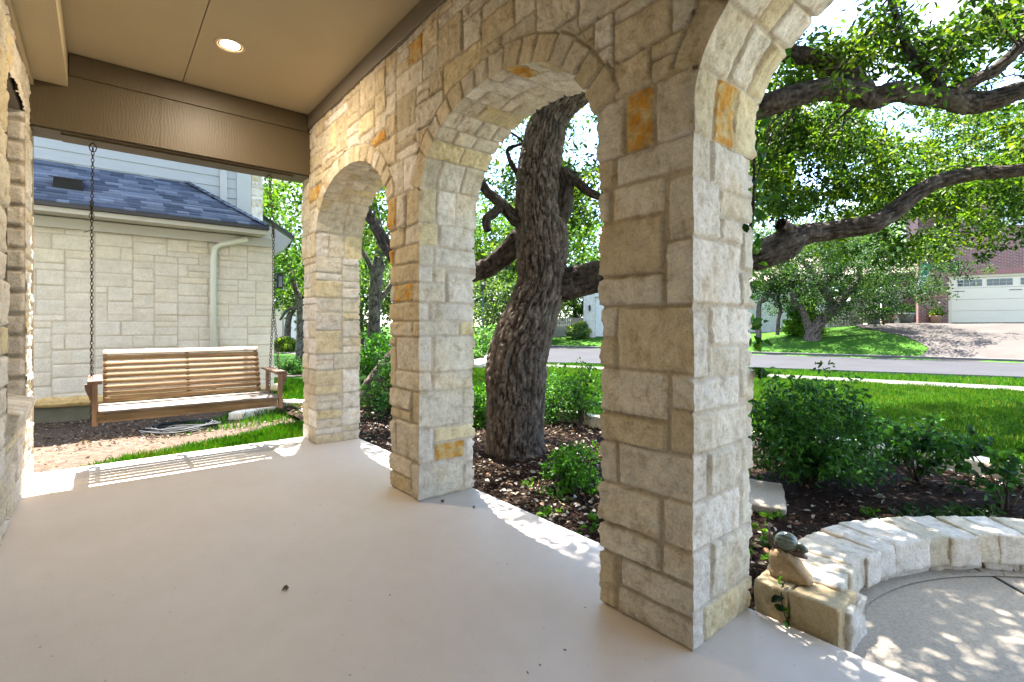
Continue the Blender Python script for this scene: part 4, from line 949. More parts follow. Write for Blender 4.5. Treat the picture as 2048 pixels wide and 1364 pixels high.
# ---------------------------------------------------------------- the big live oak in the bed
r = np.random.default_rng(21)
B0 = A(1033, 905, 4.95); OAK = thing('live_oak', 'big leaning live oak with furrowed dark bark growing in the mulch bed beside the porch', 'tree', (B0[0], B0[1], -.1))
def AP(L): return [A(x, y, d) + (q,) for x, y, d, q in L]
def bark_part(name, parts, parent, mat=None, base=None):
    V, F, C = join(parts); return set_local(mesh_np(name, V, F, mat or MT['bark'], parent, C, True), parent.location)
tr = AP([(1034, 935, 4.95, .33), (1033, 905, 4.95, .285), (1031, 870, 4.95, .265), (1031, 800, 4.95, .275), (1031, 750, 4.95, .288), (1036, 712, 4.95, .275), (1050, 665, 4.95, .258), (1070, 610, 4.95, .235), (1085, 560, 4.95, .222),
         (1084, 510, 4.95, .232), (1083, 470, 4.95, .245), (1078, 435, 4.95, .225), (1076, 400, 4.95, .207), (1079, 340, 4.95, .20), (1088, 280, 4.95, .185), (1102, 235, 4.97, .168), (1135, 195, 4.95, .155), (1200, 150, 4.85, .145), (1300, 110, 4.75, .13), (1420, 75, 4.7, .12)])
bark_part('trunk', [limb(tr, .013, .022, 3, 1.0, .07)], OAK)
limbs = {
 'low': [(1080, 575, 4.97, .17), (1120, 572, 4.95, .175), (1165, 560, 4.9, .172), (1230, 545, 4.8, .16), (1330, 535, 4.7, .14), (1430, 530, 4.6, .13), (1490, 520, 4.55, .125), (1530, 507, 4.5, .135), (1572, 487, 4.5, .150), (1605, 470, 4.5, .10), (1650, 463, 4.5, .085), (1700, 456, 4.45, .082), (1745, 448, 4.4, .085), (1785, 425, 4.4, .075), (1830, 388, 4.4, .07), (1880, 362, 4.35, .06), (1950, 348, 4.3, .055), (2060, 338, 4.2, .05), (2200, 300, 4.2, .03)],
 'left': [(1075, 470, 4.97, .12), (1040, 480, 5.05, .11), (1008, 512, 5.15, .10), (975, 535, 5.25, .095), (945, 545, 5.35, .09), (890, 565, 5.6, .085), (835, 560, 5.9, .08), (800, 530, 6.1, .075), (772, 490, 6.3, .07), (748, 445, 6.5, .06), (725, 410, 6.6, .055), (690, 340, 6.9, .04)],
 'leftup': [(1070, 450, 4.9, .08), (1035, 440, 4.88, .065), (1003, 408, 4.87, .05), (985, 392, 4.87, .045), (970, 378, 4.87, .04), (955, 340, 4.9, .025)],
 'knuckle': [(1005, 410, 4.87, .045), (985, 428, 4.83, .04), (972, 440, 4.8, .035), (976, 462, 4.78, .03)],
 'thin': [(1060, 370, 4.95, .04), (1030, 340, 4.97, .022), (1015, 300, 5.0, .018), (1045, 285, 5.0, .012), (1018, 262, 5.1, .01)],
 'rightup': [(1110, 455, 4.9, .085), (1128, 420, 4.85, .075), (1134, 375, 4.85, .06), (1130, 345, 4.85, .05), (1152, 362, 4.8, .04), (1180, 385, 4.75, .035), (1215, 400, 4.7, .03)],
 'main': [(1200, 150, 4.85, .14), (1330, 215, 4.6, .125), (1430, 240, 4.5, .115), (1500, 222, 4.45, .11), (1555, 203, 4.4, .105), (1610, 186, 4.4, .10), (1660, 178, 4.4, .10), (1705, 186, 4.4, .10), (1745, 196, 4.4, .10), (1790, 184, 4.35, .09), (1840, 190, 4.35, .085), (1885, 196, 4.3, .08), (1940, 206, 4.3, .10), (1985, 200, 4.25, .09), (2030, 185, 4.2, .08), (2100, 170, 4.2, .07), (2250, 120, 4.2, .05)],
 'upper': [(1420, 75, 4.7, .11), (1500, 90, 4.65, .09), (1570, 105, 4.6, .085), (1610, 113, 4.55, .078), (1660, 132, 4.5, .08), (1700, 150, 4.45, .09), (1740, 190, 4.42, .085)],
 'fork': [(1900, 190, 4.3, .07), (1940, 165, 4.25, .05), (1990, 140, 4.2, .05), (2040, 95, 4.1, .045), (2120, 20, 4.0, .03)],
 'fork2': [(1880, 190, 4.3, .06), (1862, 150, 4.4, .055), (1830, 120, 4.5, .045), (1800, 60, 4.6, .03), (1770, -60, 4.7, .02)],
 'high': [(1420, 75, 4.7, .11), (1560, -80, 4.8, .09), (1700, -250, 5.0, .06), (1900, -400, 5.2, .04)],
 'back': [(1135, 195, 4.95, .14), (1140, 60, 5.3, .11), (1050, -150, 5.8, .08), (950, -350, 6.2, .05)],
 'stub': [(1590, 470, 4.5, .06), (1560, 448, 4.42, .05)],
}
for k_, L in limbs.items():
    if k_ in ('low', 'main', 'upper', 'fork', 'fork2'): limbs[k_] = [(a, b, c, q * .87) for a, b, c, q in L]
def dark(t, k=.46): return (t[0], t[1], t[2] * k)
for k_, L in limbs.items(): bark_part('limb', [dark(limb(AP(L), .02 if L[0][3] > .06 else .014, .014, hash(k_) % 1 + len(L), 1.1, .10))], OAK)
LC = [(.060, .135, .014), (.085, .165, .018), (.042, .10, .014), (.13, .20, .022), (.03, .072, .018), (.022, .06, .02)]
# twig centres: around the limbs, hanging below them, and through the crown's volume
LC_far = None; cen = []; rad = []
def vol(n, xr, yr, zr, thr=-.1, sc=.55, seed=0, rr=(.16, .34)):
    P = np.stack([r.uniform(*xr, n), r.uniform(*yr, n), r.uniform(*zr, n)], 1); k = fbm(P[:, 0] * sc + seed, P[:, 1] * sc, P[:, 2] * sc * 1.3, 2) > thr; P = P[k]
    cen.append(P); rad.append(r.uniform(*rr, len(P)))
def scr(n, xr, yr, dr, thr=-.15, sc=.006, seed=0, rr=(.14, .30)):
    """twigs in a block of crown described by the directions it spans and its distance"""
    px = r.uniform(*xr, n); py = r.uniform(*yr, n); d = r.uniform(*dr, n); k = fbm(px * sc + seed, py * sc, d * .4, 3) > thr
    P = np.array([A(a, b, c) for a, b, c in zip(px[k], py[k], d[k])]); cen.append(P); rad.append(r.uniform(*rr, len(P)))
vol(420, (2.7, 8.5), (-3.5, 7.5), (3.9, 6.4), -.05)
vol(300, (2.5, 4.8), (-.2, 3.2), (4.3, 5.3), -.25, .9, 17)
vol(760, (2.4, 5.6), (-2.7, 3.6), (5.3, 7.0), -.28, .9, 2)
vol(330, (2.35, 4.3), (1.5, 8.5), (4.3, 6.6), -.15, .9, 4)
vol(130, (2.25, 3.3), (2.4, 7), (4.2, 6.2), -.3, .9, 6)
scr(200, (1650, 2200), (10, 180), (3.9, 5.5), -.1, seed=3)
scr(60, (1560, 1720), (60, 200), (4.5, 6.0), .05, seed=13)
scr(900, (1500, 2150), (200, 430), (5.6, 9.5), -.12, seed=5)
scr(230, (1640, 2000), (420, 520), (5.5, 8.0), -.05, seed=8)
scr(150, (1500, 1700), (230, 420), (5.0, 7.0), .0, seed=9)
scr(60, (1990, 2200), (200, 420), (4.6, 6.5), -.1, seed=10)
scr(300, (950, 1200), (180, 470), (6.0, 9.0), .0, seed=11)
scr(130, (1860, 2150), (300, 480), (5.0, 8.0), -.2, seed=15)
vol(80, (1.6, 3.0), (5.9, 8.2), (3.6, 5.5), -.3, .9, 7)
scr(60, (640, 800), (330, 560), (7.0, 10.0), .0, seed=12)
cen = np.concatenate(cen); rad = np.concatenate(rad)
keep = ((cen[:, 0] > 2.25) | (cen[:, 1] > 5.85)) & ~((cen[:, 0] < 2.5) & (cen[:, 2] < 3.9)) & ~((np.hypot(cen[:, 0] - 3.25, cen[:, 1] - 3.7) < .55) & (cen[:, 2] < 3.4)); dd_ = cen[:, 0] * ST + cen[:, 1] * CT; px_ = 1024 + 995 * (cen[:, 0] * CT - cen[:, 1] * ST) / dd_; py_2 = 652 - 995 * (cen[:, 2] - 1.2) / dd_
keep &= ~((np.abs(px_ - 1640) < 90) & (py_2 < 95) & (py_2 > -150)) & ~((np.abs(px_ - 1875) < 40) & (py_2 < 60) & (py_2 > -80))     # the gaps of open sky in the crown
cen, rad = cen[keep], rad[keep]
V, F, C = cluster_leaves(cen, rad, 62, .067, LC, r, True, .40, .7, -.2)
set_local(mesh_np('crown', V, F, MT['leaf'], OAK, C), OAK.location)
# twigs joining leaf clusters to the nearest limb
anch = np.concatenate([smooth_path(AP(L), .12)[0] for L in limbs.values() if L[0][3] > .05])
parts = []
for i in range(0, len(cen), 2):
    d2 = ((anch - cen[i]) ** 2).sum(1); j = d2.argmin(); q = anch[j]; Ld = math.sqrt(d2[j])
    if Ld > 1.0: continue
    mid = (q + cen[i]) / 2 + r.normal(size=3) * .12 * Ld; mid[2] += .08 * Ld
    parts.append(limb([tuple(q) + (.006 + .006 * Ld,), tuple(mid) + (.007,), tuple(cen[i]) + (.003,)], .10, 0, i))
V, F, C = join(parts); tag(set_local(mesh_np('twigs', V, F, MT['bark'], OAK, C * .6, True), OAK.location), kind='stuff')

# generic tree further away
def tree(label, base, h, cr, trunk, n_cl, per, leaf, cols, seed, crown_c=None, name='tree', rr=(.35, .7), squash=.75, mat=None, extra=(), group=None, hollow=.45, lowcut=None, amp=.01):
    r = np.random.default_rng(seed); T = thing(name, label, 'tree', base, 0, group); parts = [limb(trunk, max(.04, trunk[0][3] * .22), trunk[0][3] * .1, seed, 1, .12)] + [limb(e, max(.035, e[0][3] * .3), e[0][3] * .1, seed + i, 1, .12) for i, e in enumerate(extra)]
    bark_part('trunk', parts, T, mat or MT['bark'])
    c = np.array(crown_c if crown_c is not None else (base[0], base[1], base[2] + h * .65)); P = rand_dirs(n_cl * 2, r) * (hollow + (1 - hollow) * r.uniform(0, 1, (n_cl * 2, 1)) ** .6) * np.array((cr, cr, h * .5 * squash))
    P = P * (1 + .28 * fbm(P[:, 0:1] * 1.2 / max(cr, 1) * 2 + seed, P[:, 1:2] * 2.4 / max(cr, 1), P[:, 2:3] * 2.4 / max(cr, 1), 2)) + c; k = fbm(P[:, 0] * .9 + seed, P[:, 1] * .9, P[:, 2] * 1.1, 2) > -.18; P = P[k][:n_cl]
    if lowcut is not None: P = P[P[:, 2] > lowcut]
    V, F, C = cluster_leaves(P, r.uniform(*rr, len(P)), per, leaf, cols, r, False, .6, .5)
    set_local(mesh_np('crown', V, F, MT['leaf'], T, C), T.location); return T
GD = [(.022, .06, .028), (.032, .08, .034), (.018, .05, .028), (.05, .105, .03)]      # dull blue-green oak
GM = [(.06, .15, .02), (.085, .19, .022), (.045, .11, .02), (.12, .22, .03)]
# slim tree seen through the far arch
b = A(748, 745, 13.0)[:2] + (-.12,)
tree('slim grey-barked tree seen through the far arch', b, 7, 3.0, [b[:2] + (-.2, .20), A(748, 700, 13) + (.16,), A(750, 600, 13) + (.145,), A(754, 545, 13) + (.14,), A(760, 480, 13) + (.10,), A(748, 400, 13.2) + (.06,)], 190, 46, .13, GM, 61,
     (b[0] + .3, b[1] + .6, 4.9), 'slim_tree', mat=MT['bark_pale'], extra=[[A(752, 560, 13) + (.09,), A(735, 520, 12.9) + (.06,), A(722, 500, 12.8) + (.05,)], [A(752, 610, 13) + (.08,), A(775, 580, 13) + (.06,), A(790, 560, 13) + (.05,)], [A(758, 550, 13) + (.07,), A(772, 525, 13) + (.04,), A(792, 500, 13) + (.03,)]])
# leaning oak whose foot shows between the far and the middle pillars
b = A(748, 800, 7.6)[:2] + (-.12,)
LK = thing('leaning_oak', 'second oak leaning behind the middle pillar, its rough trunk low among dark shrubs', 'tree', b)
bark_part('trunk', [limb([A(735, 815, 7.7) + (.20,), A(752, 775, 7.6) + (.19,), A(780, 740, 7.5) + (.18,), A(820, 690, 7.4) + (.17,), A(850, 600, 7.4) + (.15,), A(845, 480, 7.5) + (.12,), A(860, 250, 7.6) + (.09,), A(900, 0, 7.9) + (.06,)], .022, .02, 8, 1.0, .08)], LK)
cc = np.array(A(860, 120, 8.0)) + r.normal(size=(70, 3)) * np.array((1.1, 1.1, .55)); V, F, C = cluster_leaves(cc, r.uniform(.2, .4, 70), 60, .07, LC, r, False, .45)
set_local(mesh_np('crown', V, F, MT['leaf'], LK, C), LK.location)
# trees to the left, beyond the neighbour's corner
b = A(600, 700, 20)[:2] + (-.12,)
tree('bushy street tree beyond the corner of the neighbouring house', b, 8, 3.6, [b[:2] + (-.2, .16), A(601, 640, 20) + (.13,), A(598, 600, 20) + (.12,), A(585, 560, 20) + (.09,), A(570, 500, 20) + (.05,)], 300, 46, .15, GM, 71,
     A(575, 480, 20.5), 'street_tree', extra=[[A(598, 615, 20) + (.08,), A(575, 620, 20) + (.06,), A(560, 640, 20) + (.04,)]])
b = A(574, 672, 27)[:2] + (-.1,)
tree('thin dark tree in front of the distant house on the left', b, 7, 2.6, [b[:2] + (-.2, .17), A(577, 640, 27) + (.15,), A(590, 615, 27) + (.10,), A(600, 600, 27) + (.07,)], 110, 40, .2, GD, 72, A(590, 555, 27), 'street_tree', squash=.5)
# pale tree mass seen through the middle arch and behind
def bg_tree(px, d, h, cr, zc, seed, cols, label, n_cl=230, per=40, leaf=.24, name='tree', group=None, zb=None, hollow=.3):
    g = A(px, 652, d); z0 = float(ground_z(g[0], g[1])) if zb is None else zb; b = (g[0], g[1], z0)
    return tree(label, b, h, cr, [b[:2] + (z0 - .2, .22), b[:2] + (z0 + h * .3, .17), (b[0] + .3, b[1] + .2, z0 + h * .7, .08)], n_cl, per, leaf, cols, seed, (b[0], b[1], zc), name, rr=(.5, 1.0), group=group, hollow=hollow)
GP = [(.07, .13, .06), (.09, .16, .07), (.05, .10, .05), (.11, .19, .07)]
bg_tree(1010, 33, 6.5, 4.2, 2.4, 81, GP, 'dense dull green tree behind the dark street lamp post', 300, 40, .2)
bg_tree(1150, 42, 8, 4.6, 4.0, 82, GD, 'dark spreading tree behind the wooden fence across the street', 260, 40, .24)
bg_tree(1090, 37, 12, 6.5, 6.5, 96, GM, 'tall leafy tree far behind the big oak trunk', 380, 44)
bg_tree(1010, 40, 12, 5.5, 7.5, 97, GP, 'tall pale tree far behind, left of the big oak trunk', 300, 40)
bg_tree(900, 38, 10, 5, 5, 83, GM, 'tall green tree far behind the middle pillar')
bg_tree(720, 30, 9, 4.5, 3.6, 84, GP, 'pale leafy tree behind the slim tree in the far arch', 300)
bg_tree(640, 45, 11, 6, 6, 85, GM, 'broad tree far down the street behind the far pillar')
bg_tree(1290, 46, 10, 6, 6.0, 86, GM, 'tall tree standing behind the pale stone house across the street')
bg_tree(1530, 40, 9, 5.0, 6.4, 87, GP, 'pale tall tree rising behind the white brick house')
bg_tree(1660, 43, 10.5, 5.5, 7.2, 88, GM, 'broad green tree between the white house and the red brick house', 300)
bg_tree(1800, 47, 12, 5.5, 9.5, 89, GM, 'high tree crown showing above the red brick house roof')
# spreading oak across the street
b0 = A(1625, 672, 24); b = (b0[0], b0[1], float(ground_z(b0[0], b0[1])))
F24 = lambda L: [A(x, y, d) + (q,) for x, y, d, q in L]
tree('low spreading live oak with forked trunk on the lawn across the street', b, 4.8, 4.3, F24([(1625, 684, 24, .36), (1626, 664, 24, .30), (1640, 645, 24, .24), (1668, 615, 24, .23), (1692, 590, 24, .17), (1715, 560, 24, .12), (1720, 530, 24, .08)]), 680, 55, .10, GD, 91,
     A(1700, 555, 24), 'spreading_oak', rr=(.3, .55), squash=.95, hollow=.2,
     extra=[F24([(1618, 660, 24, .17), (1612, 640, 24, .15), (1603, 617, 24, .14), (1590, 610, 24, .14), (1588, 595, 24, .12), (1587, 575, 24, .10), (1570, 560, 24, .07)]), F24([(1662, 605, 24, .18), (1652, 585, 24, .18), (1640, 568, 24, .16), (1625, 545, 24, .13), (1605, 520, 24, .08)]), F24([(1648, 590, 24, .12), (1655, 565, 24, .09), (1672, 545, 24, .06)])])
rr_ = np.random.default_rng(93)
for px, py, pts, sd, lab in ((1517, 675, [(1517, 678, .13), (1517, 650, .12), (1519, 608, .11), (1530, 600, .10), (1538, 585, .09), (1545, 560, .06)], 94, 'left of two thin bent trees in front of the white brick house'),
                             (1555, 668, [(1555, 670, .09), (1557, 640, .085), (1561, 618, .08), (1556, 600, .08), (1560, 580, .07), (1570, 565, .05)], 95, 'right and slimmer of two thin bent trees in front of the white brick house')):
    b0 = A(px, py, 25); b = (b0[0], b0[1], float(ground_z(b0[0], b0[1])))
    tree(lab, b, 3, 1.6, [A(x, y, 25) + (q,) for x, y, q in pts], 80, 50, .12, GD, sd, A(px + 5, 545, 25), 'thin_tree', rr=(.25, .5), squash=1.0, mat=MT['bark_pale'] if sd == 94 else None, group='thin trees by the white brick house')

# ---------------------------------------------------------------- shrubs
def shrub(name, label, cat, base, h, rw, n_stem, n_cl, per, leaf, cols, seed, aspect=.42, rr=(.06, .12), zlo=.25, group=None, six=True, up=.5, stems=True, droop=-.15, stem_r=.006):
    r = np.random.default_rng(seed); T = thing(name, label, cat, base, 0, group); P = rand_dirs(n_cl, r); P[:, 2] = np.abs(P[:, 2]); k = r.uniform(0, 1, (n_cl, 1)) ** .5
    P = P * k * np.array((rw, rw, h * (1 - zlo))) * (1 + .3 * fbm(P[:, 0:1] * 2 + seed, P[:, 1:2] * 2, P[:, 2:3] * 2, 2)); P[:, 2] += h * zlo * r.uniform(.3, 1.1, n_cl)
    V, F, C = cluster_leaves(P, r.uniform(*rr, n_cl), per, leaf, cols, r, six, aspect, up, droop); mesh_np('foliage', V, F, MT['shrubleaf'], T, C)
    if stems:
        parts = []
        for i in range(n_stem):
            q = P[r.integers(n_cl)]; a = r.normal(size=3) * .02; m_ = q * .45 + np.array((0, 0, .12 * h)) + r.normal(size=3) * .02
            parts.append(limb([(a[0], a[1], -.03, stem_r * 1.6), tuple(m_) + (stem_r,), tuple(q) + (stem_r * .4,)], .05, .001, seed + i))
        V, F, C = join(parts); mesh_np('stems', V, F, MT['bark'], T, C, True)
    return T
DG = [(.025, .08, .022), (.036, .11, .028), (.02, .06, .024), (.06, .16, .03)]
SGc = [(.055, .17, .015), (.08, .23, .02), (.035, .11, .015)]
g = G(1645, 985, -.08); shrub('nandina_shrub', 'large dense dark green leafy shrub in the mulch bed right of the near pillar', 'shrub', (g[0] + .12, g[1] + .15, -.08), .98, .52, 26, 420, 20, .048, DG + [(.06, .17, .03), (.035, .11, .03)], 101, .34, (.06, .13), .22, droop=-.3)
g = G(1835, 965, -.08); shrub('rose_bush', 'open rose bush with bare stems right of the large dark shrub', 'shrub', (g[0], g[1], -.08), .62, .42, 14, 85, 13, .055, DG, 102, .55, (.05, .10), .45)
g = G(2010, 1020, -.08); shrub('rose_bush', 'straggly rose bush at the right edge of the mulch bed', 'shrub', (g[0] + .02, g[1], -.08), .52, .34, 9, 34, 11, .058, DG, 103, .6, (.05, .09), .55)
g = G(1140, 985, -.08); shrub('leafy_shrub', 'small fresh green shrub in the mulch in front of the big oak trunk', 'shrub', (g[0], g[1], -.08), .42, .24, 12, 90, 18, .034, SGc, 104, .5, (.05, .09), .15)
g = G(1175, 850, -.08); shrub('leafy_shrub', 'upright dark leafy shrub against the edging beside the near pillar', 'shrub', (g[0] - .1, g[1], -.08), .85, .34, 12, 75, 16, .045, DG + SGc, 105, .4, (.06, .11), .35)
g = G(1095, 850, -.08); shrub('leafy_shrub', 'bushy green shrub right behind the big oak trunk', 'shrub', (g[0] + .1, g[1], -.08), .80, .38, 12, 120, 18, .042, DG + SGc, 106, .45, (.07, .12), .2)
g = G(972, 850, -.08); shrub('leafy_shrub', 'bright green shrub between the middle pillar and the big oak', 'shrub', (g[0] - .1, g[1], -.08), .62, .36, 10, 120, 18, .045, SGc, 107, .5, (.07, .12), .1)
g = G(748, 815, -.08); shrub('leafy_shrub', 'dark twiggy shrub between the far and middle pillars', 'shrub', (g[0] - .15, g[1] - .9, -.08), .95, .55, 40, 200, 14, .045, DG + SGc[:1], 108, .45, (.06, .12), .15, stem_r=.005)
g = G(745, 760, -.08); shrub('leafy_shrub', 'light green shrub behind the dark twiggy one in the far arch', 'shrub', (g[0], g[1], -.08), 1.15, .9, 12, 170, 22, .08, SGc, 109, .45, (.12, .2), .2)
g = A(985, 700, 20); shrub('leafy_shrub', 'wide light green shrub far behind the big oak, below the lamp post', 'shrub', (g[0], g[1], -.1), 1.3, 1.5, 6, 200, 22, .13, GP + SGc, 110, .5, (.2, .35), .1)
g = A(572, 745, 13.5); shrub('strappy_plant', 'clump of long arching leaves beside the distant path', 'plant', (g[0] + .3, g[1], -.12), .40, .55, 2, 160, 12, .22, [(.03, .085, .03), (.05, .12, .04)], 111, .10, (.12, .2), .1, stems=False)
YG = [(.14, .20, .03), (.20, .25, .04), (.08, .14, .03)]
for px, s_, lab in ((562, 112, 'left of two round clipped yellow-green shrubs before the distant house'), (578, 113, 'right of two round clipped yellow-green shrubs before the distant house')):
    g = A(px, 690, 25); shrub('clipped_shrub', lab, 'shrub', (g[0], g[1], -.10), .75, .45, 3, 90, 34, .10, YG, s_, .6, (.12, .18), .3, group='round clipped shrubs on the left')
g = A(1160, 665, 33); shrub('round_shrub', 'round green shrub in front of the wooden fence across the street', 'shrub', (g[0], g[1], float(ground_z(g[0], g[1])) - .05), 1.1, .8, 3, 140, 40, .13, GP + YG, 114, .6, (.2, .3), .2)
g = A(1605, 668, 25.5); shrub('round_shrub', 'bright lime green shrub behind the forked oak across the street', 'shrub', (g[0], g[1], float(ground_z(g[0], g[1])) - .05), 2.0, .9, 3, 150, 36, .13, [(.13, .25, .03), (.09, .19, .02)], 115, .6, (.2, .3), .1)
# weeds and seedlings in the mulch
def sprig(P, z, n_l, sz, r, cols):
    C = np.array([(x, y, z + .02) for x, y in P]); return cluster_leaves(C, r.uniform(.03, .07, len(C)), n_l, sz, cols, r, True, .4, .3, .4, sq=.6)
r = np.random.default_rng(44); pts = []
for (px, py) in ((1105, 1035), (1080, 1035), (1180, 1045), (1190, 990), (1060, 975), (1120, 1000), (1525, 1060), (1545, 1040), (1530, 1125), (1650, 1090), (1570, 1120), (1690, 1068), (1775, 1075), (1745, 1030), (1510, 1090), (1215, 1000), (1175, 1070)):
    g = G(px, py, -.07); pts += [(g[0] + r.normal() * .04, g[1] + r.normal() * .04) for _ in range(2)]
V, F, C = sprig(pts, -.06, 9, .045, r, SGc + [(.16, .34, .04)]); tag(mesh_np('weeds', V, F, MT['leaf'], None, C), 'small green weeds sprouting through the mulch', 'weeds', kind='stuff')
pts = [(G(px, py, -.07)[:2]) for px, py in zip(r.uniform(1780, 2000, 60), r.uniform(1020, 1050, 60))]
V, F, C = sprig(pts, -.07, 8, .05, r, [(.03, .07, .05), (.05, .10, .07), (.02, .05, .03)]); tag(mesh_np('ground_cover', V, F, MT['leaf'], None, C), 'low dark leafy ground cover in the mulch near the curved planter wall', 'ground cover', kind='stuff')
for k_, (px, py) in enumerate(((1905, 960), (1925, 955), (1975, 970))):
    pass
# vine climbing the outer corner of the near pillar
VN = thing('vine', 'dark leafy vine climbing the outer edge of the near pillar', 'vine', (2.17, 1.05, 0))
vp = [(2.19, 1.12, -.05), (2.18, 1.08, .4), (2.19, 1.10, .8), (2.175, 1.04, 1.25), (2.18, 1.0, 1.7), (2.19, 1.0, 2.05), (2.22, 1.03, 2.3), (2.30, 1.02, 2.5)]
V, F, C = join([limb([p + (.006,) for p in vp], .03, .001, 2, 1, .2), limb([(2.18, 1.03, 1.5, .004), (2.2, 1.0, 1.8, .004), (2.24, .96, 2.0, .003), (2.33, .93, 2.15, .002)], .03, .0, 2)])
set_local(mesh_np('stem', V, F, MT['bark'], VN, C * .5, True), VN.location)
pc, _ = smooth_path([p + (.006,) for p in vp], .055); sel = pc[pc[:, 2] > .9]; ex = np.concatenate([sel, sel[sel[:, 2] > 1.6] + r.normal(size=(int((sel[:, 2] > 1.6).sum()), 3)) * .06, np.array([(2.16, .97, 1.22), (2.17, .965, 1.13), (2.15, .96, 1.02), (2.16, .965, .98)])]); ex[:, 0] += .02
V, F, C = cluster_leaves(ex, np.full(len(ex), .055), 3, .048, [(.02, .07, .02), (.035, .11, .025), (.06, .16, .03)], r, True, .6, .3, -.5)
set_local(mesh_np('leaves', V, F, MT['leaf'], VN, C), VN.location)
V2 = thing('vine', 'short vine sprig hanging down the honey coloured end blocks of the planter wall', 'vine', (2.14, .86, .1))
vp = [(2.20, .875, .135), (2.155, .872, .12), (2.142, .865, .07), (2.14, .85, .02), (2.13, .83, -.0)]
V, F, C = join([limb([p + (.0022,) for p in vp], .02, .0, 2)]); set_local(mesh_np('stem', V, F, MT['bark'], V2, C * .5, True), V2.location)
V, F, C = cluster_leaves(np.array([(2.17, .875, .14), (2.135, .868, .085), (2.13, .855, .05), (2.13, .84, .005)]), np.full(4, .022), 3, .036, [(.03, .09, .03), (.02, .06, .025), (.10, .25, .03)], r, True, .55, .3, -.3)
set_local(mesh_np('leaves', V, F, MT['leaf'], V2, C), V2.location)
# a few crumpled leaves on the porch floor
for i, (px, py, s_, lab) in enumerate(((571, 1180, .035, 'dry curled leaf lying alone in the middle of the porch floor'), (948, 1016, .025, 'small brown leaf on the floor just right of the middle pillar'), (885, 1003, .028, 'small curled leaf at the foot of the middle pillar'))):
    g = G(px, py, .004); P = np.array([g, g]) + r.normal(size=(2, 3)) * .004; P[:, 2] = (.006, .009); V, F, m = leaf_arrays(P, np.array([s_, s_ * .8]), rand_dirs(2, r, 1.2), rand_dirs(2, r), .5, .8, True)
    tag(mesh_np('fallen_leaf', V, F, MT['dead'], None, np.tile((.20, .15, .09), (len(V), 1))), lab, 'fallen leaf')
# specks and bits of grit swept about the floor
g_ = [(1088, 1255), (1055, 1345), (1080, 1330), (565, 945), (640, 1010), (780, 1190), (1170, 1215), (80, 1295), (1130, 1300), (1015, 1128), (1212, 1300), (590, 1050), (965, 1100)]
P = np.array([G(px, py, .003) for px, py in g_]); V, F, m = leaf_arrays(P, r.uniform(.006, .018, len(P)), rand_dirs(len(P), r, 2), rand_dirs(len(P), r) * (1, 1, .1), .3, .3, True)
tag(mesh_np('floor_debris', V, F, MT['dead'], None, np.tile((.10, .08, .05), (len(V), 1))), 'tiny dark specks of leaf debris on the porch floor', 'debris', kind='stuff')
# ---------------------------------------------------------------- neighbouring house on the left
NB = thing('neighbour_house', 'pale limestone neighbouring house with blue-grey shingle roof seen beyond the porch swing', 'house', (2.34, 9.37, -.12))
nl = ashlar(0, 5.02, 0, 2.9, 601, .15, .10, 4, 2) + [(5.03 + a, 5.03 + b, c, d) for a, b, c, d in ashlar(0, 2.4, 0, 2.9, 602, .14, .10, 3, 2)]
NL = Lay(nl, 603, (('cream', .55), ('pale', .18), ('yellow', .12), ('tan', .0)), joint=.0065, relief=.007, amp=.22, warp=.003)
for q in range(len(NL.R)): NL.R[q] = NL.R[q][:4] + (NL.R[q][4] * .22 + np.array((.64, .595, .52)) * .68,) + NL.R[q][5:]
o = stone_panel('stone_wall', (-5.1, 9.37, .17), (1, 0, 0), (0, 0, 1), 7.43, 2.72, NL, .014, (0, -1, 0), NB, np.array((.45, .395, .32)), MT['stone_far']); set_local(o, NB.location)
NE = Lay(ashlar(0, 6, 0, 2.9, 605, .13, .095, 4), 606, (('cream', .8), ('pale', .2)), relief=.006, amp=.5)
o = stone_panel('stone_wall', (2.33, 9.37, -.1), (0, 1, 0), (0, 0, 1), 6, 2.95, NE, .03, (1, 0, 0), NB); set_local(o, NB.location)
mb = MB(); mb.box(-5.1, 2.3, 9.40, 9.8, -.3, 2.9); mb.box(-5.1, 2.31, 9.355, 9.40, -.3, .13); MT['found'] = M_simple('mossy foundation', (.13, .115, .085), (.07, .075, .045), 3, .9, .4, 30, .01)
set_local(mb.build('foundation', MT['found'], NB), NB.location)
V, F = rough_block(4.2, .12, .13, 611, 40, .02, .05); o = mesh_np('ledge_stone', V + np.array((-1.0, 9.34, .14)), F, MT['stone'], NB, np.tile((.55, .40, .19), (len(V), 1)), True); set_local(o, NB.location)
V, F = rough_block(1.3, .12, .12, 612, 20, .02, .05); o = mesh_np('ledge_stone', V + np.array((1.75, 9.34, .14)), F, MT['stone'], NB, np.tile((.58, .48, .33), (len(V), 1)), True); set_local(o, NB.location)
MT['soffit'] = M_simple('grey soffit paint', (.40, .385, .34), (.38, .36, .32), 2, .6, .05); MT['siding'] = M_simple('pale grey siding', (.42, .425, .42), (.39, .395, .39), 2, .6, .1, 8, .002, stretch=(1, 8, 8))
MT['fascia'] = M_simple('black drip edge', (.02, .02, .022), (.03, .03, .03), 2, .5, 0)
mb = MB(); mb.box(-5.3, 2.12, 8.97, 9.42, 2.72, 2.785); mb.box(-5.3, 2.30, 9.28, 9.345, 2.56, 2.70); set_local(mb.build('eave_soffit', MT['soffit'], NB), NB.location)
mb = MB(); mb.box(-5.3, 2.15, 8.93, 8.965, 2.79, 2.84); mb.box(2.12, 2.15, 8.966, 11.2, 2.79, 2.84); set_local(mb.build('fascia', MT['fascia'], NB), NB.location)
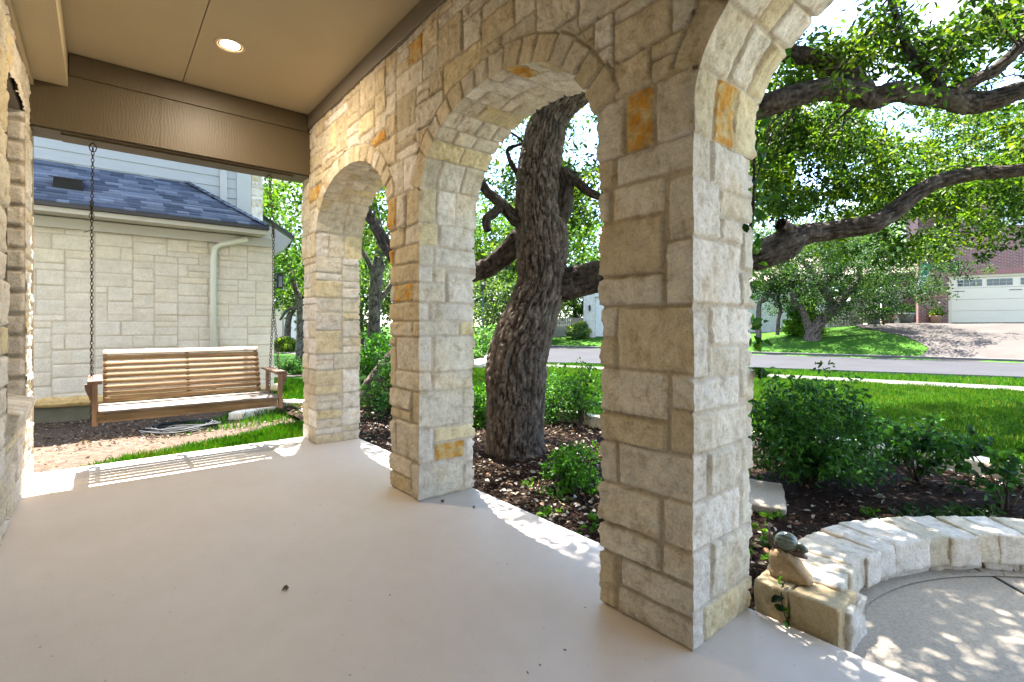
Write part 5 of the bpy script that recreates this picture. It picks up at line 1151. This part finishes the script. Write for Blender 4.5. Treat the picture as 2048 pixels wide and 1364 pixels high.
# shingled hip roof: overlapping courses as real steps
def M_shingle(name, c):
    m, nt, p = new_mat(name); a = N(nt, 'ShaderNodeAttribute'); a.attribute_name = 'Col'; v = coords(nt)
    cc = mixc(nt, 1, a.outputs['Color'], ramp(nt, noise(nt, v, 70, 3), [(.3, (.75, .75, .75)), (.7, (1.2, 1.2, 1.2))]), 'MULTIPLY'); nt.links.new(cc, p.inputs['Base Color']); p.inputs['Roughness'].default_value = .9; p.inputs['Specular IOR Level'].default_value = .1
    bump(nt, p, noise(nt, v, 150, 3), .5, .003); return m
MT['shingle'] = M_shingle('asphalt shingles', 0)
def shingles(name, P0, U, S, nrm, width, slope_len, clip, parent, cols, cw=.20, ch=.14, seed=1, thick=.012):
    """courses of tabs; clip(u,s)->bool keeps a tab"""
    r = np.random.default_rng(seed); P0, U, S, nrm = map(np.array, (P0, U, S, nrm)); V = []; F = []; C = []
    for j in range(int(slope_len / ch) + 1):
        u = -r.uniform(0, cw)
        while u < width:
            w_ = cw * r.uniform(.5, 1.4); a, b_ = max(u, 0), min(u + w_, width); u += w_
            s0, s1 = j * ch, min((j + 1) * ch + .02, slope_len)
            if b_ - a < .02 or not clip((a + b_) / 2, s0 + ch / 2): continue
            l0, l1 = clip_span(clip, a, b_, s0), clip_span(clip, a, b_, s1 - .02)
            if l0 is None or l1 is None: continue
            tt = thick * r.uniform(.7, 1.6); o = len(V)
            for (uu, ss, hh) in ((l0[0], s0, tt), (l0[1], s0, tt), (l1[1], s1, 0), (l1[0], s1, 0), (l0[0], s0, -.004), (l0[1], s0, -.004)): V.append(P0 + U * uu + S * ss + nrm * (hh + .004))
            F += [(o, o + 1, o + 2, o + 3), (o + 4, o + 5, o + 1, o)]; c = np.array(cols[r.integers(len(cols))]) * r.uniform(.8, 1.25); C += [c] * 6
    return mesh_np(name, np.array(V), np.array(F), MT['shingle'], parent, np.array(C))
def clip_span(clip, a, b, s):
    if clip(a, s) and clip(b, s): return a, b
    t = np.linspace(a, b, 12); k = [x for x in t if clip(x, s)]
    return (k[0], k[-1]) if len(k) > 1 else (a, a + .001) if clip(a, s) else (b - .001, b) if clip(b, s) else ((a + b) / 2, (a + b) / 2 + .001)
SC = [(.075, .092, .132), (.095, .114, .158), (.12, .142, .19), (.064, .079, .116), (.145, .168, .22)]
ez, rz = 2.845, 3.86; sl_ = math.hypot(2.05, rz - ez); S_ = (0, 2.05 / sl_, (rz - ez) / sl_); nn = (0, -(rz - ez) / sl_, 2.05 / sl_)
hip = lambda u, s: u < 7.45 - .91 * s / sl_
o = shingles('roof', (-5.3, 8.95, ez), (1, 0, 0), S_, nn, 7.45, sl_, hip, NB, SC, .24, .15); set_local(o, NB.location)
mb = MB(); mb.add([(-5.3, 8.96, ez - .005), (2.14, 8.96, ez - .005), (1.22, 11, rz - .008), (-5.3, 11, rz - .008), (2.14, 11, ez - .005)], [(0, 1, 2, 3), (1, 4, 2)]); set_local(mb.build('roof_deck', MT['fascia'], NB), NB.location)
sl2 = math.hypot(.91, rz - ez); o = shingles('roof', (2.15, 8.95, ez), (0, 1, 0), (-.91 / sl2, 0, (rz - ez) / sl2), ((rz - ez) / sl2, 0, (.91) / sl2), 2.05, sl2, lambda u, s: u > 2.05 * s / sl2, NB, SC, .24, .15, 3); set_local(o, NB.location)
# hip cap shingles
V = []; F = []; C = []; p = Vector((2.14, 8.95, ez + .01)); q = Vector((1.24, 11, rz + .015)); d = (q - p).normalized(); a1 = d.cross(Vector(nn)).normalized(); up_ = Vector((0, 0, 1)); L_ = (q - p).length; t_ = 0; rr2 = np.random.default_rng(4)
while t_ < L_:
    o_ = len(V); e = p + d * t_; e2 = p + d * min(t_ + .19, L_); s1 = Vector((-.09, -.075, .0)); s2 = Vector((.10, .05, -.02))
    for (b_, h_) in ((e, .022), (e2, .008)): V += [tuple(b_ + s1 + up_ * (h_ - .005)), tuple(b_ + up_ * (h_ + .012)), tuple(b_ + s2 + up_ * (h_ - .01))]
    F += [(o_, o_ + 1, o_ + 4, o_ + 3), (o_ + 1, o_ + 2, o_ + 5, o_ + 4)]; C += [np.array(SC[rr2.integers(5)])] * 6; t_ += .16
set_local(mesh_np('hip_cap', np.array(V), np.array(F), MT['shingle'], NB, np.array(C)), NB.location)
# roof vent
vb = MB(); c = Vector(onroof := (.0, 0, 0)); 
def RP(x, s, h=0): return (x, 8.95 + S_[1] * s + nn[1] * h, ez + S_[2] * s + nn[2] * h)
vx0, vx1, v0, v1 = -.54, -.20, .72, 1.15
vb.add([RP(vx0, v0), RP(vx1, v0), RP(vx1, v1), RP(vx0, v1), RP(vx0 + .02, v0, .17), RP(vx1 - .02, v0, .17), RP(vx1 - .02, v1, .04), RP(vx0 + .02, v1, .04)], [(0, 1, 5, 4), (1, 2, 6, 5), (2, 3, 7, 6), (3, 0, 4, 7), (4, 5, 6, 7)])
vb.add([RP(vx0 - .03, v0 - .06, .17), RP(vx1 + .03, v0 - .06, .17), RP(vx1 + .01, v1, .045), RP(vx0 - .01, v1, .045), RP(vx0 - .03, v0 - .06, .185), RP(vx1 + .03, v0 - .06, .185), RP(vx1 + .01, v1, .06), RP(vx0 - .01, v1, .06)], [(0, 1, 5, 4), (1, 2, 6, 5), (2, 3, 7, 6), (3, 0, 4, 7), (4, 5, 6, 7), (0, 3, 2, 1)])
set_local(vb.build('roof_vent', MT['fascia'], NB), NB.location)
# upper storey in lapped siding
mb = MB(); z = 3.7
while z < 6.2:
    mb.add([(-5.3, 10.985, z), (2.05, 10.985, z), (2.05, 11.0, z + .20), (-5.3, 11.0, z + .20), (-5.3, 11.0, z), (2.05, 11.0, z)], [(0, 1, 2, 3), (0, 4, 5, 1)]); z += .19
mb.box(-5.3, 2.10, 11.001, 14, 2.5, 6.3)
set_local(mb.build('siding_wall', MT['siding'], NB), NB.location)
mb = MB(); mb.box(1.76, 1.88, 10.955, 10.984, 3.3, 6.2); mb.box(2.05, 2.30, 10.96, 11.0, 3.2, 6.2); set_local(mb.build('corner_trim', MT['white'], NB), NB.location)
sw_ = Lay(ashlar(0, .5, 0, 4, 641), 642, MIX_REVEAL, relief=.01); o = stone_panel('upper_stone', (2.30, 10.99, 2.6), (1, 0, 0), (0, 0, 1), .22, 3.6, sw_, .02, (0, -1, 0), NB); set_local(o, NB.location)
mb = MB(); mb.box(2.11, 2.51, 11.02, 14, 2.6, 6.3); set_local(mb.build('upper_stone_core', MT['siding'], NB), NB.location)
mb = MB(); mb.prism([(-6, 6.2), (3.0, 6.2), (3.0, 6.35), (-1.5, 8.4), (-6, 8.4)], 'y', 9.55, 14.5); set_local(mb.build('upper_roof', MT['fascia'], NB), NB.location)  # unseen eave extended far forward, made up to shade the shingles below
# little gable over the side entrance: sloping eave with black edge and pale soffit
g0, g1 = Vector(A(486, 409, 10.3)), Vector(A(588, 479, 10.3)); dd = Vector((.25, 1.2, .0))
mb = MB(); mb.add([tuple(g0), tuple(g1), tuple(g1 + dd), tuple(g0 + dd), tuple(g0 + Vector((0, 0, .07))), tuple(g1 + Vector((.02, 0, .07))), tuple(g1 + dd + Vector((0, 0, .07))), tuple(g0 + dd + Vector((0, 0, .07)))], [(4, 5, 6, 7), (0, 1, 5, 4), (1, 2, 6, 5), (3, 0, 4, 7), (2, 3, 7, 6)])
set_local(mb.build('side_roof', MT['fascia'], NB), NB.location)
so_ = [Vector(A(x, y, 10.32)) for x, y in ((486, 413), (583, 480), (566, 500), (530, 515), (515, 455), (498, 432))]
mb = MB(); mb.add([tuple(p) for p in so_] + [tuple(p + Vector((.1, .5, 0))) for p in so_], [(0, 1, 2, 3, 4, 5), (0, 6, 7, 1), (1, 7, 8, 2), (2, 8, 9, 3)]); set_local(mb.build('side_soffit', MT['white'], NB), NB.location)
# downspout with its elbow
ds = [(1.88, 9.22, 2.66), (1.72, 9.26, 2.60), (1.50, 9.30, 2.53), (1.42, 9.31, 2.46), (1.40, 9.31, 2.3), (1.40, 9.31, .1)]
MT['spout'] = M_simple('pale green-grey downspout', (.56, .57, .50), (.53, .54, .47), 2, .5, 0)
mb = MB(); mb.tube(ds, .045, 10); set_local(mb.build('downspout', MT['spout'], NB, smooth=True), NB.location)
SL = thing('wall_lantern', 'black box lantern on the corner of the neighbouring stone house', 'lantern', A(559, 563, 9.0))
mb = MB(); mb.box(-.05, .05, -.05, .05, -.13, .13); mb.box(-.065, .065, -.065, .065, .1301, .15); mb.box(-.09, -.051, -.02, .02, .0, .04); mb.build('lantern_body', MT['black'], SL, bevel=.004)
mb = MB(); mb.box(-.055, -.0505, -.03, .03, -.1, .09); mb.box(-.03, .03, -.055, -.0505, -.1, .09); mb.build('pane', MT['glass'], SL)

# paths on the left
def flat(name, pts, z, mat):
    mb = MB(); mb.add([(x, y, z) for x, y in pts], [tuple(range(len(pts)))]); return tag(mb.build(name, mat), kind='structure')
flat('side_path', [G(500, 757, -.1)[:2], G(700, 748, -.1)[:2], G(760, 738, -.1)[:2], G(700, 726, -.1)[:2], G(600, 731, -.1)[:2], G(500, 735, -.1)[:2]], -.098, MT['drive'])
flat('side_path', [G(480, 697, -.1)[:2], G(640, 697, -.1)[:2], G(640, 689, -.1)[:2], G(480, 689, -.1)[:2]], -.096, MT['sidewalk'])

# ---------------------------------------------------------------- houses across the street
def M_brick(name, c1, c2, mo, sc=1.0):
    m, nt, p = new_mat(name); t = N(nt, 'ShaderNodeTexCoord'); sp = N(nt, 'ShaderNodeSeparateXYZ'); nt.links.new(t.outputs['Object'], sp.inputs[0]); cb = N(nt, 'ShaderNodeCombineXYZ')
    nt.links.new(sp.outputs[0], cb.inputs[0]); nt.links.new(sp.outputs[2], cb.inputs[1])
    b = N(nt, 'ShaderNodeTexBrick'); b.inputs['Scale'].default_value = sc; b.inputs['Mortar Size'].default_value = .012; b.inputs['Brick Width'].default_value = .21; b.inputs['Row Height'].default_value = .075
    b.inputs['Color1'].default_value = rgb(c1); b.inputs['Color2'].default_value = rgb(c2); b.inputs['Mortar'].default_value = rgb(mo); nt.links.new(cb.outputs[0], b.inputs['Vector'])
    c = mixc(nt, 1, b.outputs['Color'], ramp(nt, noise(nt, t.outputs['Object'], 5, 5), [(.3, (.8, .8, .8)), (.7, (1.15, 1.15, 1.15))]), 'MULTIPLY')
    nt.links.new(c, p.inputs['Base Color']); p.inputs['Roughness'].default_value = .85; bump(nt, p, b.outputs['Fac'], -.4, .01); return m
MT['brick'] = M_brick('red brick', (.20, .06, .045), (.14, .045, .042), (.22, .185, .165)); MT['whitebrick'] = M_brick('white brick', (.54, .51, .45), (.50, .47, .42), (.45, .42, .38))
MT['cream_door'] = M_simple('cream garage door', (.56, .49, .37), (.54, .47, .355), 1, .5, .05); MT['cream_trim'] = M_simple('cream trim', (.50, .43, .30), (.48, .41, .29), 1, .5, .05); MT['roofb'] = M_simple('brown shingles', (.22, .17, .14), (.15, .12, .10), 20, .9, .3)
def frame(p, q):
    p, q = Vector(p[:2] + (0,)), Vector(q[:2] + (0,)); d = (q - p).normalized(); return p, math.atan2(d.y, d.x)
# red brick house: local x runs right along the facade, y away from the street, z up
pL, pR = A(1903, 645, 25.5), A(2048, 645, 24.0); o_, rz_ = frame(pL, pR); zb = 1.36
HB = thing('brick_house', 'two-storey red brick house with a wide cream garage door across the street', 'house', (o_.x, o_.y, zb), rz_)
def part(name, boxes, mat, parent, bevel=0):
    mb = MB()
    for b in boxes: mb.box(*b)
    return mb.build(name, mat, parent, bevel=bevel)
part('brick_wall', [(-1.32, -.12, 0, .3, -.3, 6.9), (-.12, 5.1, 0, .3, 2.42, 2.95), (-1.32, 1.75, 0, .3, 2.95, 6.9), (3.85, 6.5, 0, .3, 2.95, 6.9), (1.75, 3.85, 0, .3, 2.95, 4.72), (1.75, 3.85, 0, .3, 6.1, 6.9), (5.1, 6.5, 0, .3, -.3, 2.95), (-1.32, -1.02, .3, 8, -.3, 6.9), (-4.3, -3.85, 2.2, 2.5, -.4, 2.9), (-1.8, -1.322, 2.2, 2.5, -.4, 2.9), (-3.85, -1.8, 2.2, 2.5, 2.2, 2.9)], MT['brick'], HB)
part('soldier_course', [(-.15, 5.15, -.02, -.002, 2.42, 2.66), (-1.32, -.125, -.02, -.002, 1.32, 1.55)], M_simple('dark brick course', (.20, .085, .08), (.28, .13, .11), 22, .85, .4, 30, .01, stretch=(3, 1, .2)), HB)
gdr = part('garage_door', [(.02, 4.98, .165, .19, 0, 2.3), (.02, 4.98, .12, .16, 0.02, .60), (.02, 4.98, .12, .16, .612, 1.18), (.02, 4.98, .12, .16, 1.192, 1.76), (.02, 4.98, .12, .16, 1.772, 2.30)], MT['cream_door'], HB, .006)
part('door_frame', [(-.12, .02, .05, .2, -.02, 2.42), (4.98, 5.1, .05, .2, -.02, 2.42), (.02, 4.98, .05, .2, 2.30, 2.42)], MT['cream_trim'], HB)
for x0 in (.25, 1.35, 2.55, 3.65):
    wn = part('door_window', [(x0 + i * .235, x0 + .215 + i * .235, .105, .118, 1.86 + k * .17, 2.01 + k * .17) for i in range(4) for k in range(2)], MT['glass'], gdr)
for x0 in (.08, 2.15, 2.85, 4.4): part('strap_hinge', [(x0, x0 + .45, .105, .118, 1.60, 1.63)], MT['black'], gdr)
wf = part('window_frame', [(1.75, 3.85, -.03, .05, 4.72, 4.82), (1.75, 3.85, -.03, .05, 6.0, 6.1), (1.75, 2.25, -.03, .05, 4.82, 6.0), (3.75, 3.85, -.03, .05, 4.82, 6.0), (2.95, 3.05, -.03, .05, 4.82, 6.0)], MT['white'], HB)
MT['skyglass'] = M_simple('upper window glass', (.35, .45, .60), (.40, .50, .65), 1, .1, 0)
part('pane', [(2.25, 2.95, .02, .03, 4.82, 6.0), (3.05, 3.75, .02, .03, 4.82, 6.0)], MT['skyglass'], wf)
part('side_door', [(-3.85, -2.84, 2.3, 2.36, -.02, 2.2), (-2.82, -1.8, 2.3, 2.36, -.02, 2.2)], MT['cream_door'], HB, .005)
part('door_handle', [(-2.92, -2.89, 2.27, 2.298, .75, 1.1), (-2.77, -2.74, 2.27, 2.298, .75, 1.1)], MT['black'], HB)
mb = MB(); mb.add([(-4.9, 1.6, 2.75), (-1.0, 1.6, 2.75), (-1.0, 5.5, 4.0), (-4.2, 5.5, 4.0), (-4.9, 1.6, 2.85), (-1.0, 1.6, 2.85), (-1.0, 5.5, 4.12), (-4.2, 5.5, 4.12)], [(0, 3, 2, 1), (4, 5, 6, 7), (0, 1, 5, 4), (1, 2, 6, 5), (2, 3, 7, 6), (3, 0, 4, 7)]); mb.build('porch_roof', MT['roofb'], HB)
mb = MB(); mb.add([(-1.8, -.5, 6.85), (7, -.5, 6.85), (7, 8, 6.85), (-1.8, 8, 6.85), (2.5, 3.7, 9.2), (4, 3.7, 9.2)], [(0, 1, 5, 4), (1, 2, 5), (2, 3, 4, 5), (3, 0, 4), (0, 3, 2, 1)]); mb.build('roof', MT['roofb'], HB)
NP = thing('house_number_plate', 'small dark house number plate on the brick pier beside the garage door', 'number plate', (0, 0, 0))
Mx = Matrix.Translation((o_.x, o_.y, zb)) @ Matrix.Rotation(rz_, 4, 'Z'); NP.matrix_world = Mx @ Matrix.Translation((-.70, -.012, 1.84))
part('plate', [(-.22, .22, -.01, .01, -.075, .075)], MT['black'], NP, .004)
mb = MB()
for k_, x0 in enumerate((-.15, -.05, .05, .15)):       # raised numerals, too worn to read from the porch
    mb.tube([(x0 + .03 * math.cos(q), -.014, .022 * (1 if j == 0 else -1) + .020 * math.sin(q)) for j in (0, 1) for q in np.linspace(0, 2 * PI, 9)], .006, 5)
mb.build('numerals', MT['soffit'], NP)
# hanging flag
FL = thing('garden_flag', 'green and white flag hanging from a pole on the brick pier', 'flag', (0, 0, 0)); FL.matrix_world = Mx @ Matrix.Translation((-.95, -.1, 2.35))
mb = MB(); mb.tube([(.15, .08, -.15), (-.05, -.45, .75)], .014, 8); mb.build('pole', MT['white'], FL)
def cloth(name, us, z0, z1, mat, off):
    u = np.linspace(0, 1, 16); v = np.linspace(0, 1, 16); U_, V_ = np.meshgrid(u, v, indexing='ij'); X = -.05 + (U_ - .5) * .45 * (1 - .3 * V_) - .45 * (z1 - (z0 + (z1 - z0) * (1 - V_))) * .45 + off; Z = z1 + (z0 - z1) * V_
    Y = -.42 + .05 * np.sin(U_ * 9 + V_ * 3); mesh_np(name, np.stack([X, Y, Z], -1).reshape(-1, 3), grid_faces(16, 16), mat, FL, None, True)
cloth('green_panel', 0, .15, .72, M_simple('green flag cloth', (.03, .17, .11), (.02, .12, .09), 6, .8, 0), 0)
cloth('white_panel', 0, -.62, .145, M_simple('white flag cloth', (.60, .63, .68), (.35, .40, .48), 9, .8, 0), -.13)
# driveway across the street, pots
DRV = [A(1835, 718, 19.6)[:2]]
e0 = Mx @ Vector((-4.6, 2.2, 0)); e1 = Mx @ Vector((-.1, 0, 0)); e2 = Mx @ Vector((7, 0, 0))
def GR(px, py):
    for d in np.arange(12, 45, .05):
        q = A(px, py, d)
        if q[2] <= float(ground_z(q[0], q[1])): break
    return q
def drv_strip():
    n = 60; m = 22; lp = [(1835, 716), (1852, 706), (1858, 697), (1835, 684), (1795, 670), (1745, 660), (1716, 655)]; Lf = np.array([GR(*q)[:2] for q in lp]); Lf = np.vstack([Lf[0] + (-.25, .1), Lf])
    s = np.linspace(0, 1, len(Lf)); T = np.linspace(0, 1, m); L2 = np.stack([np.interp(T, s, Lf[:, 0]), np.interp(T, s, Lf[:, 1])], 1)
    r0 = np.array([float(ff(-5.)) - .3, -5.]); r1 = np.array([e2.x, e2.y]); R2 = r0 + (r1 - r0) * T[:, None]; top = np.array([e0.x, e0.y]); V = []
    for i in range(n):
        k = i / (n - 1)
        for j in range(m): p = L2[j] * (1 - k) + R2[j] * k; V.append((p[0], p[1], max(float(ground_z(p[0], p[1])) + .025, -.095)))
    # the apron up to the doors
    o1 = mesh_np('driveway', np.array(V), grid_faces(n, m), MT['drive'], None, None, True); tag(o1, kind='structure')
    V = []; Q = [Vector((L2[-1][0], L2[-1][1], 0)), Vector((e0.x, e0.y, 0)), Vector((r1[0], r1[1], 0)), Vector((R2[-1][0], R2[-1][1], 0))]
    Q[3] = Vector((R2[-1][0], R2[-1][1], 0)) + (Vector((e1.x, e1.y, 0)) - Vector((e2.x, e2.y, 0))) * 0
    for i in range(20):
        for j in range(6): p = Q[0].lerp(Q[3], i / 19).lerp(Q[1].lerp(Q[2], i / 19), j / 5); V.append((p.x, p.y, float(ground_z(p.x, p.y)) + .03))
    tag(mesh_np('driveway_apron', np.array(V), grid_faces(20, 6), MT['drive'], None, None, True), kind='structure')
drv_strip()
MT['pot'] = M_simple('grey green glazed pot', (.16, .17, .15), (.11, .12, .10), 8, .6, .2); MT['pot2'] = M_simple('terracotta pot', (.36, .22, .15), (.28, .18, .13), 8, .8, .2)
for i, (px, d, mt, lab, cols, ph) in enumerate(((1746, 26.3, 'pot', 'leftmost grey pot with a leafy plant by the cream side door', GD, .75), (1776, 26.3, 'pot2', 'second pot from the left, tan with light green foliage', SGc, .45), (1812, 26.2, 'pot', 'third pot from the left, grey with a dark leafy plant', GD, .6), (1873, 25.6, 'pot2', 'low brown pot with lime green leaves at the brick pier', YG, .5))):
    g = A(px, 652, d); z0 = float(ground_z(g[0], g[1])) + .02; T = thing('potted_plant', lab, 'potted plant', (g[0], g[1], z0), 0, 'potted plants by the brick house')
    k = 1.25 if i != 3 else .9; MB().lathe([(.01, 0), (.20 * k, 0), (.29 * k, .36 * k), (.33 * k, .38 * k), (.33 * k, .43 * k), (.28 * k, .43 * k), (.26 * k, .36 * k), (.01, .36 * k)], n=20).build('pot', MT[mt], T, smooth=True)
    r = np.random.default_rng(200 + i); P = rand_dirs(16, r) * .26; P[:, 2] = np.abs(P[:, 2]) + .40 * k + .1; V, F, C = cluster_leaves(P * np.array((1, 1, .6 + ph * .7)), np.full(16, .16), 22, .14, cols, r, False, .5, .3, .2); mesh_np('plant', V, F, MT['leaf'], T, C)
# white brick house
pL, pR = A(1420, 668, 31), A(1662, 668, 29); o_, rz_ = frame(pL, pR); Lw = (Vector(pR[:2]) - Vector(pL[:2])).length
HW = thing('white_house', 'white brick single-storey house behind the thin trees across the street', 'house', (o_.x, o_.y, .72), rz_)
wx0 = Lw * (1603 - 1420) / 242.; 
part('brick_wall', [(0, wx0, 0, .25, -.4, 3.1), (wx0, wx0 + .95, 0, .25, -.4, 1.45), (wx0, wx0 + .95, 0, .25, 2.55, 3.1), (wx0 + .95, Lw, 0, .25, -.4, 3.1)], MT['whitebrick'], HW)
wf = part('window_frame', [(wx0, wx0 + .05, .02, .1, 1.45, 2.55), (wx0 + .9, wx0 + .95, .02, .1, 1.45, 2.55), (wx0 + .45, wx0 + .5, .02, .1, 1.45, 2.55)], MT['white'], HW); part('pane', [(wx0 + .05, wx0 + .9, .08, .09, 1.45, 2.55)], MT['glass'], wf)
mb = MB(); mb.add([(-.6, -.5, 3.0), (Lw + .5, -.5, 3.0), (Lw + .5, 5, 5.0), (-.6, 5, 5.0), (-.6, -.5, 3.15), (Lw + .5, -.5, 3.15), (Lw + .5, 5, 5.15), (-.6, 5, 5.15)], [(0, 3, 2, 1), (4, 5, 6, 7), (0, 1, 5, 4), (1, 2, 6, 5), (2, 3, 7, 6), (3, 0, 4, 7)]); mb.build('roof', MT['roofb'], HW)
# white garage house in the middle arch
pL, pR = A(1167, 664, 33), A(1290, 664, 31); o_, rz_ = frame(pL, pR)
HG = thing('pale_house', 'pale stone garage wall at the left edge of the near pillar across the street', 'house', (o_.x, o_.y, .62), rz_)
part('stone_wall', [(0, .78, 0, .3, -.4, 3.6), (.78, 4, 0, .3, 2.5, 3.6), (0, .3, .3, 7, -.4, 3.6)], MT['whitebrick'], HG); part('garage_door', [(.78, 4, .15, .2, -.1, 2.5)], MT['white'], HG)
mb = MB(); mb.add([(-.5, -.5, 3.5), (4.5, -.5, 3.5), (4.5, 6, 5.6), (-.5, 6, 5.6), (-.5, -.5, 3.65), (4.5, -.5, 3.65), (4.5, 6, 5.75), (-.5, 6, 5.75)], [(0, 3, 2, 1), (4, 5, 6, 7), (0, 1, 5, 4), (1, 2, 6, 5), (2, 3, 7, 6), (3, 0, 4, 7)]); mb.build('roof', MT['roofb'], HG)
WL2 = thing('wall_lantern', 'dark wall lantern beside the garage door of the pale stone house', 'lantern', (0, 0, 0)); WL2.matrix_world = Matrix.Translation((o_.x, o_.y, .62)) @ Matrix.Rotation(rz_, 4, 'Z') @ Matrix.Translation((.48, -.02, 1.75))
mb = MB(); mb.lathe([(.01, .22), (.09, .12), (.10, .10), (.08, .09), (.07, -.12), (.03, -.18), (.01, -.2)], (0, -.12, 0), 8); mb.box(-.02, .02, -.12, 0, .12, .16); mb.build('lantern_body', MT['black'], WL2)
# wooden fences: boards, rails, posts
def fence(label, p, q, h, z, seed):
    o_, rz_ = frame(p, q); L = (Vector(q[:2]) - Vector(p[:2])).length; T = thing('wooden_fence', label, 'fence', (o_.x, o_.y, z), rz_); r = np.random.default_rng(seed); mb = MB(); x = 0
    while x < L: mb.box(x, x + .135, 0, .02, -.3, h + r.uniform(-.02, .02)); x += .142
    mb.build('boards', MT['fence'], T); part('rail', [(0, L, .021, .06, .3, .38), (0, L, .021, .06, h - .4, h - .32)], MT['fence'], T)
    for x in np.arange(.05, L, 2.4): part('post', [(x, x + .1, .0601, .16, -.3, h + .05)], MT['fence'], T)
MT['fence'] = M_simple('weathered fence wood', (.33, .285, .235), (.24, .205, .17), 12, .85, .3, 30, .004, stretch=(6, 6, .4))
fence('weathered board fence seen through the middle arch behind the round shrub', A(1040, 660, 35), A(1170, 660, 34), 1.15, .62, 1)
fence('short grey board fence between the white house and the brick house', A(1655, 655, 27.5), A(1724, 655, 27), 1.55, 1.02, 2)
# street lamp
g = A(966, 690, 30); LP = thing('street_lamp', 'dark slim street lamp post seen left of the big oak trunk', 'street lamp', (g[0], g[1], -.1))
MB().lathe([(.11, 0), (.11, .25), (.07, .30), (.055, .32), (.048, 3.4), (.03, 3.45)], n=14).build('post', M_simple('dark teal post paint', (.02, .055, .075), (.02, .05, .07), 1, .5, 0), LP, smooth=True)
MB().lathe([(.03, 3.4), (.10, 3.47), (.13, 3.75), (.16, 3.78), (.05, 3.92), (.01, 3.98)], n=12).build('lamp_head', MT['black'], LP)
# far house on the left
pL, pR = A(520, 690, 34), A(640, 690, 33); o_, rz_ = frame(pL, pR)
HF = thing('distant_house', 'distant tan house with pale garage door seen past the corner of the neighbouring house', 'house', (o_.x, o_.y, -.1), rz_)
MT['tanwall'] = M_simple('tan wall', (.46, .38, .30), (.42, .35, .28), 3, .9, .2); part('wall', [(0, 1.75, 0, .3, -.2, 2.9), (1.75, 2.75, 0, .3, 2.3, 2.9), (2.75, 4.4, 0, .3, -.2, 2.9)], MT['tanwall'], HF); part('garage_door', [(1.75, 2.75, .1, .15, 0, 2.3)], MT['white'], HF)
mb = MB(); mb.add([(-.5, -.4, 2.8), (4.9, -.4, 2.8), (4.9, 4, 4.3), (-.5, 4, 4.3), (-.5, -.4, 2.95), (4.9, -.4, 2.95), (4.9, 4, 4.45), (-.5, 4, 4.45)], [(0, 3, 2, 1), (4, 5, 6, 7), (0, 1, 5, 4), (1, 2, 6, 5), (2, 3, 7, 6), (3, 0, 4, 7)]); mb.build('roof', M_simple('slate roof', (.10, .12, .15), (.07, .08, .1), 10, .8, .2), HF)
# pale limestone rocks of a neighbour's bed seen left of the oak
for i, (px, py, s_, lab) in enumerate(((958, 735, .55, 'pale boulder left of the big oak trunk, nearest the middle pillar'), (985, 722, .45, 'smaller pale boulder touching the left side of the oak trunk in view'))):
    g = G(px, py, -.1); V, F = rough_block(s_ * 1.3, s_, s_ * .6, 801 + i, 12, .04, .12); o = mesh_np('boulder', V, F, MT['stone'], None, np.tile((.60, .52, .47), (len(V), 1)), True); o.location = (g[0], g[1], -.02); tag(o, lab, 'boulder')
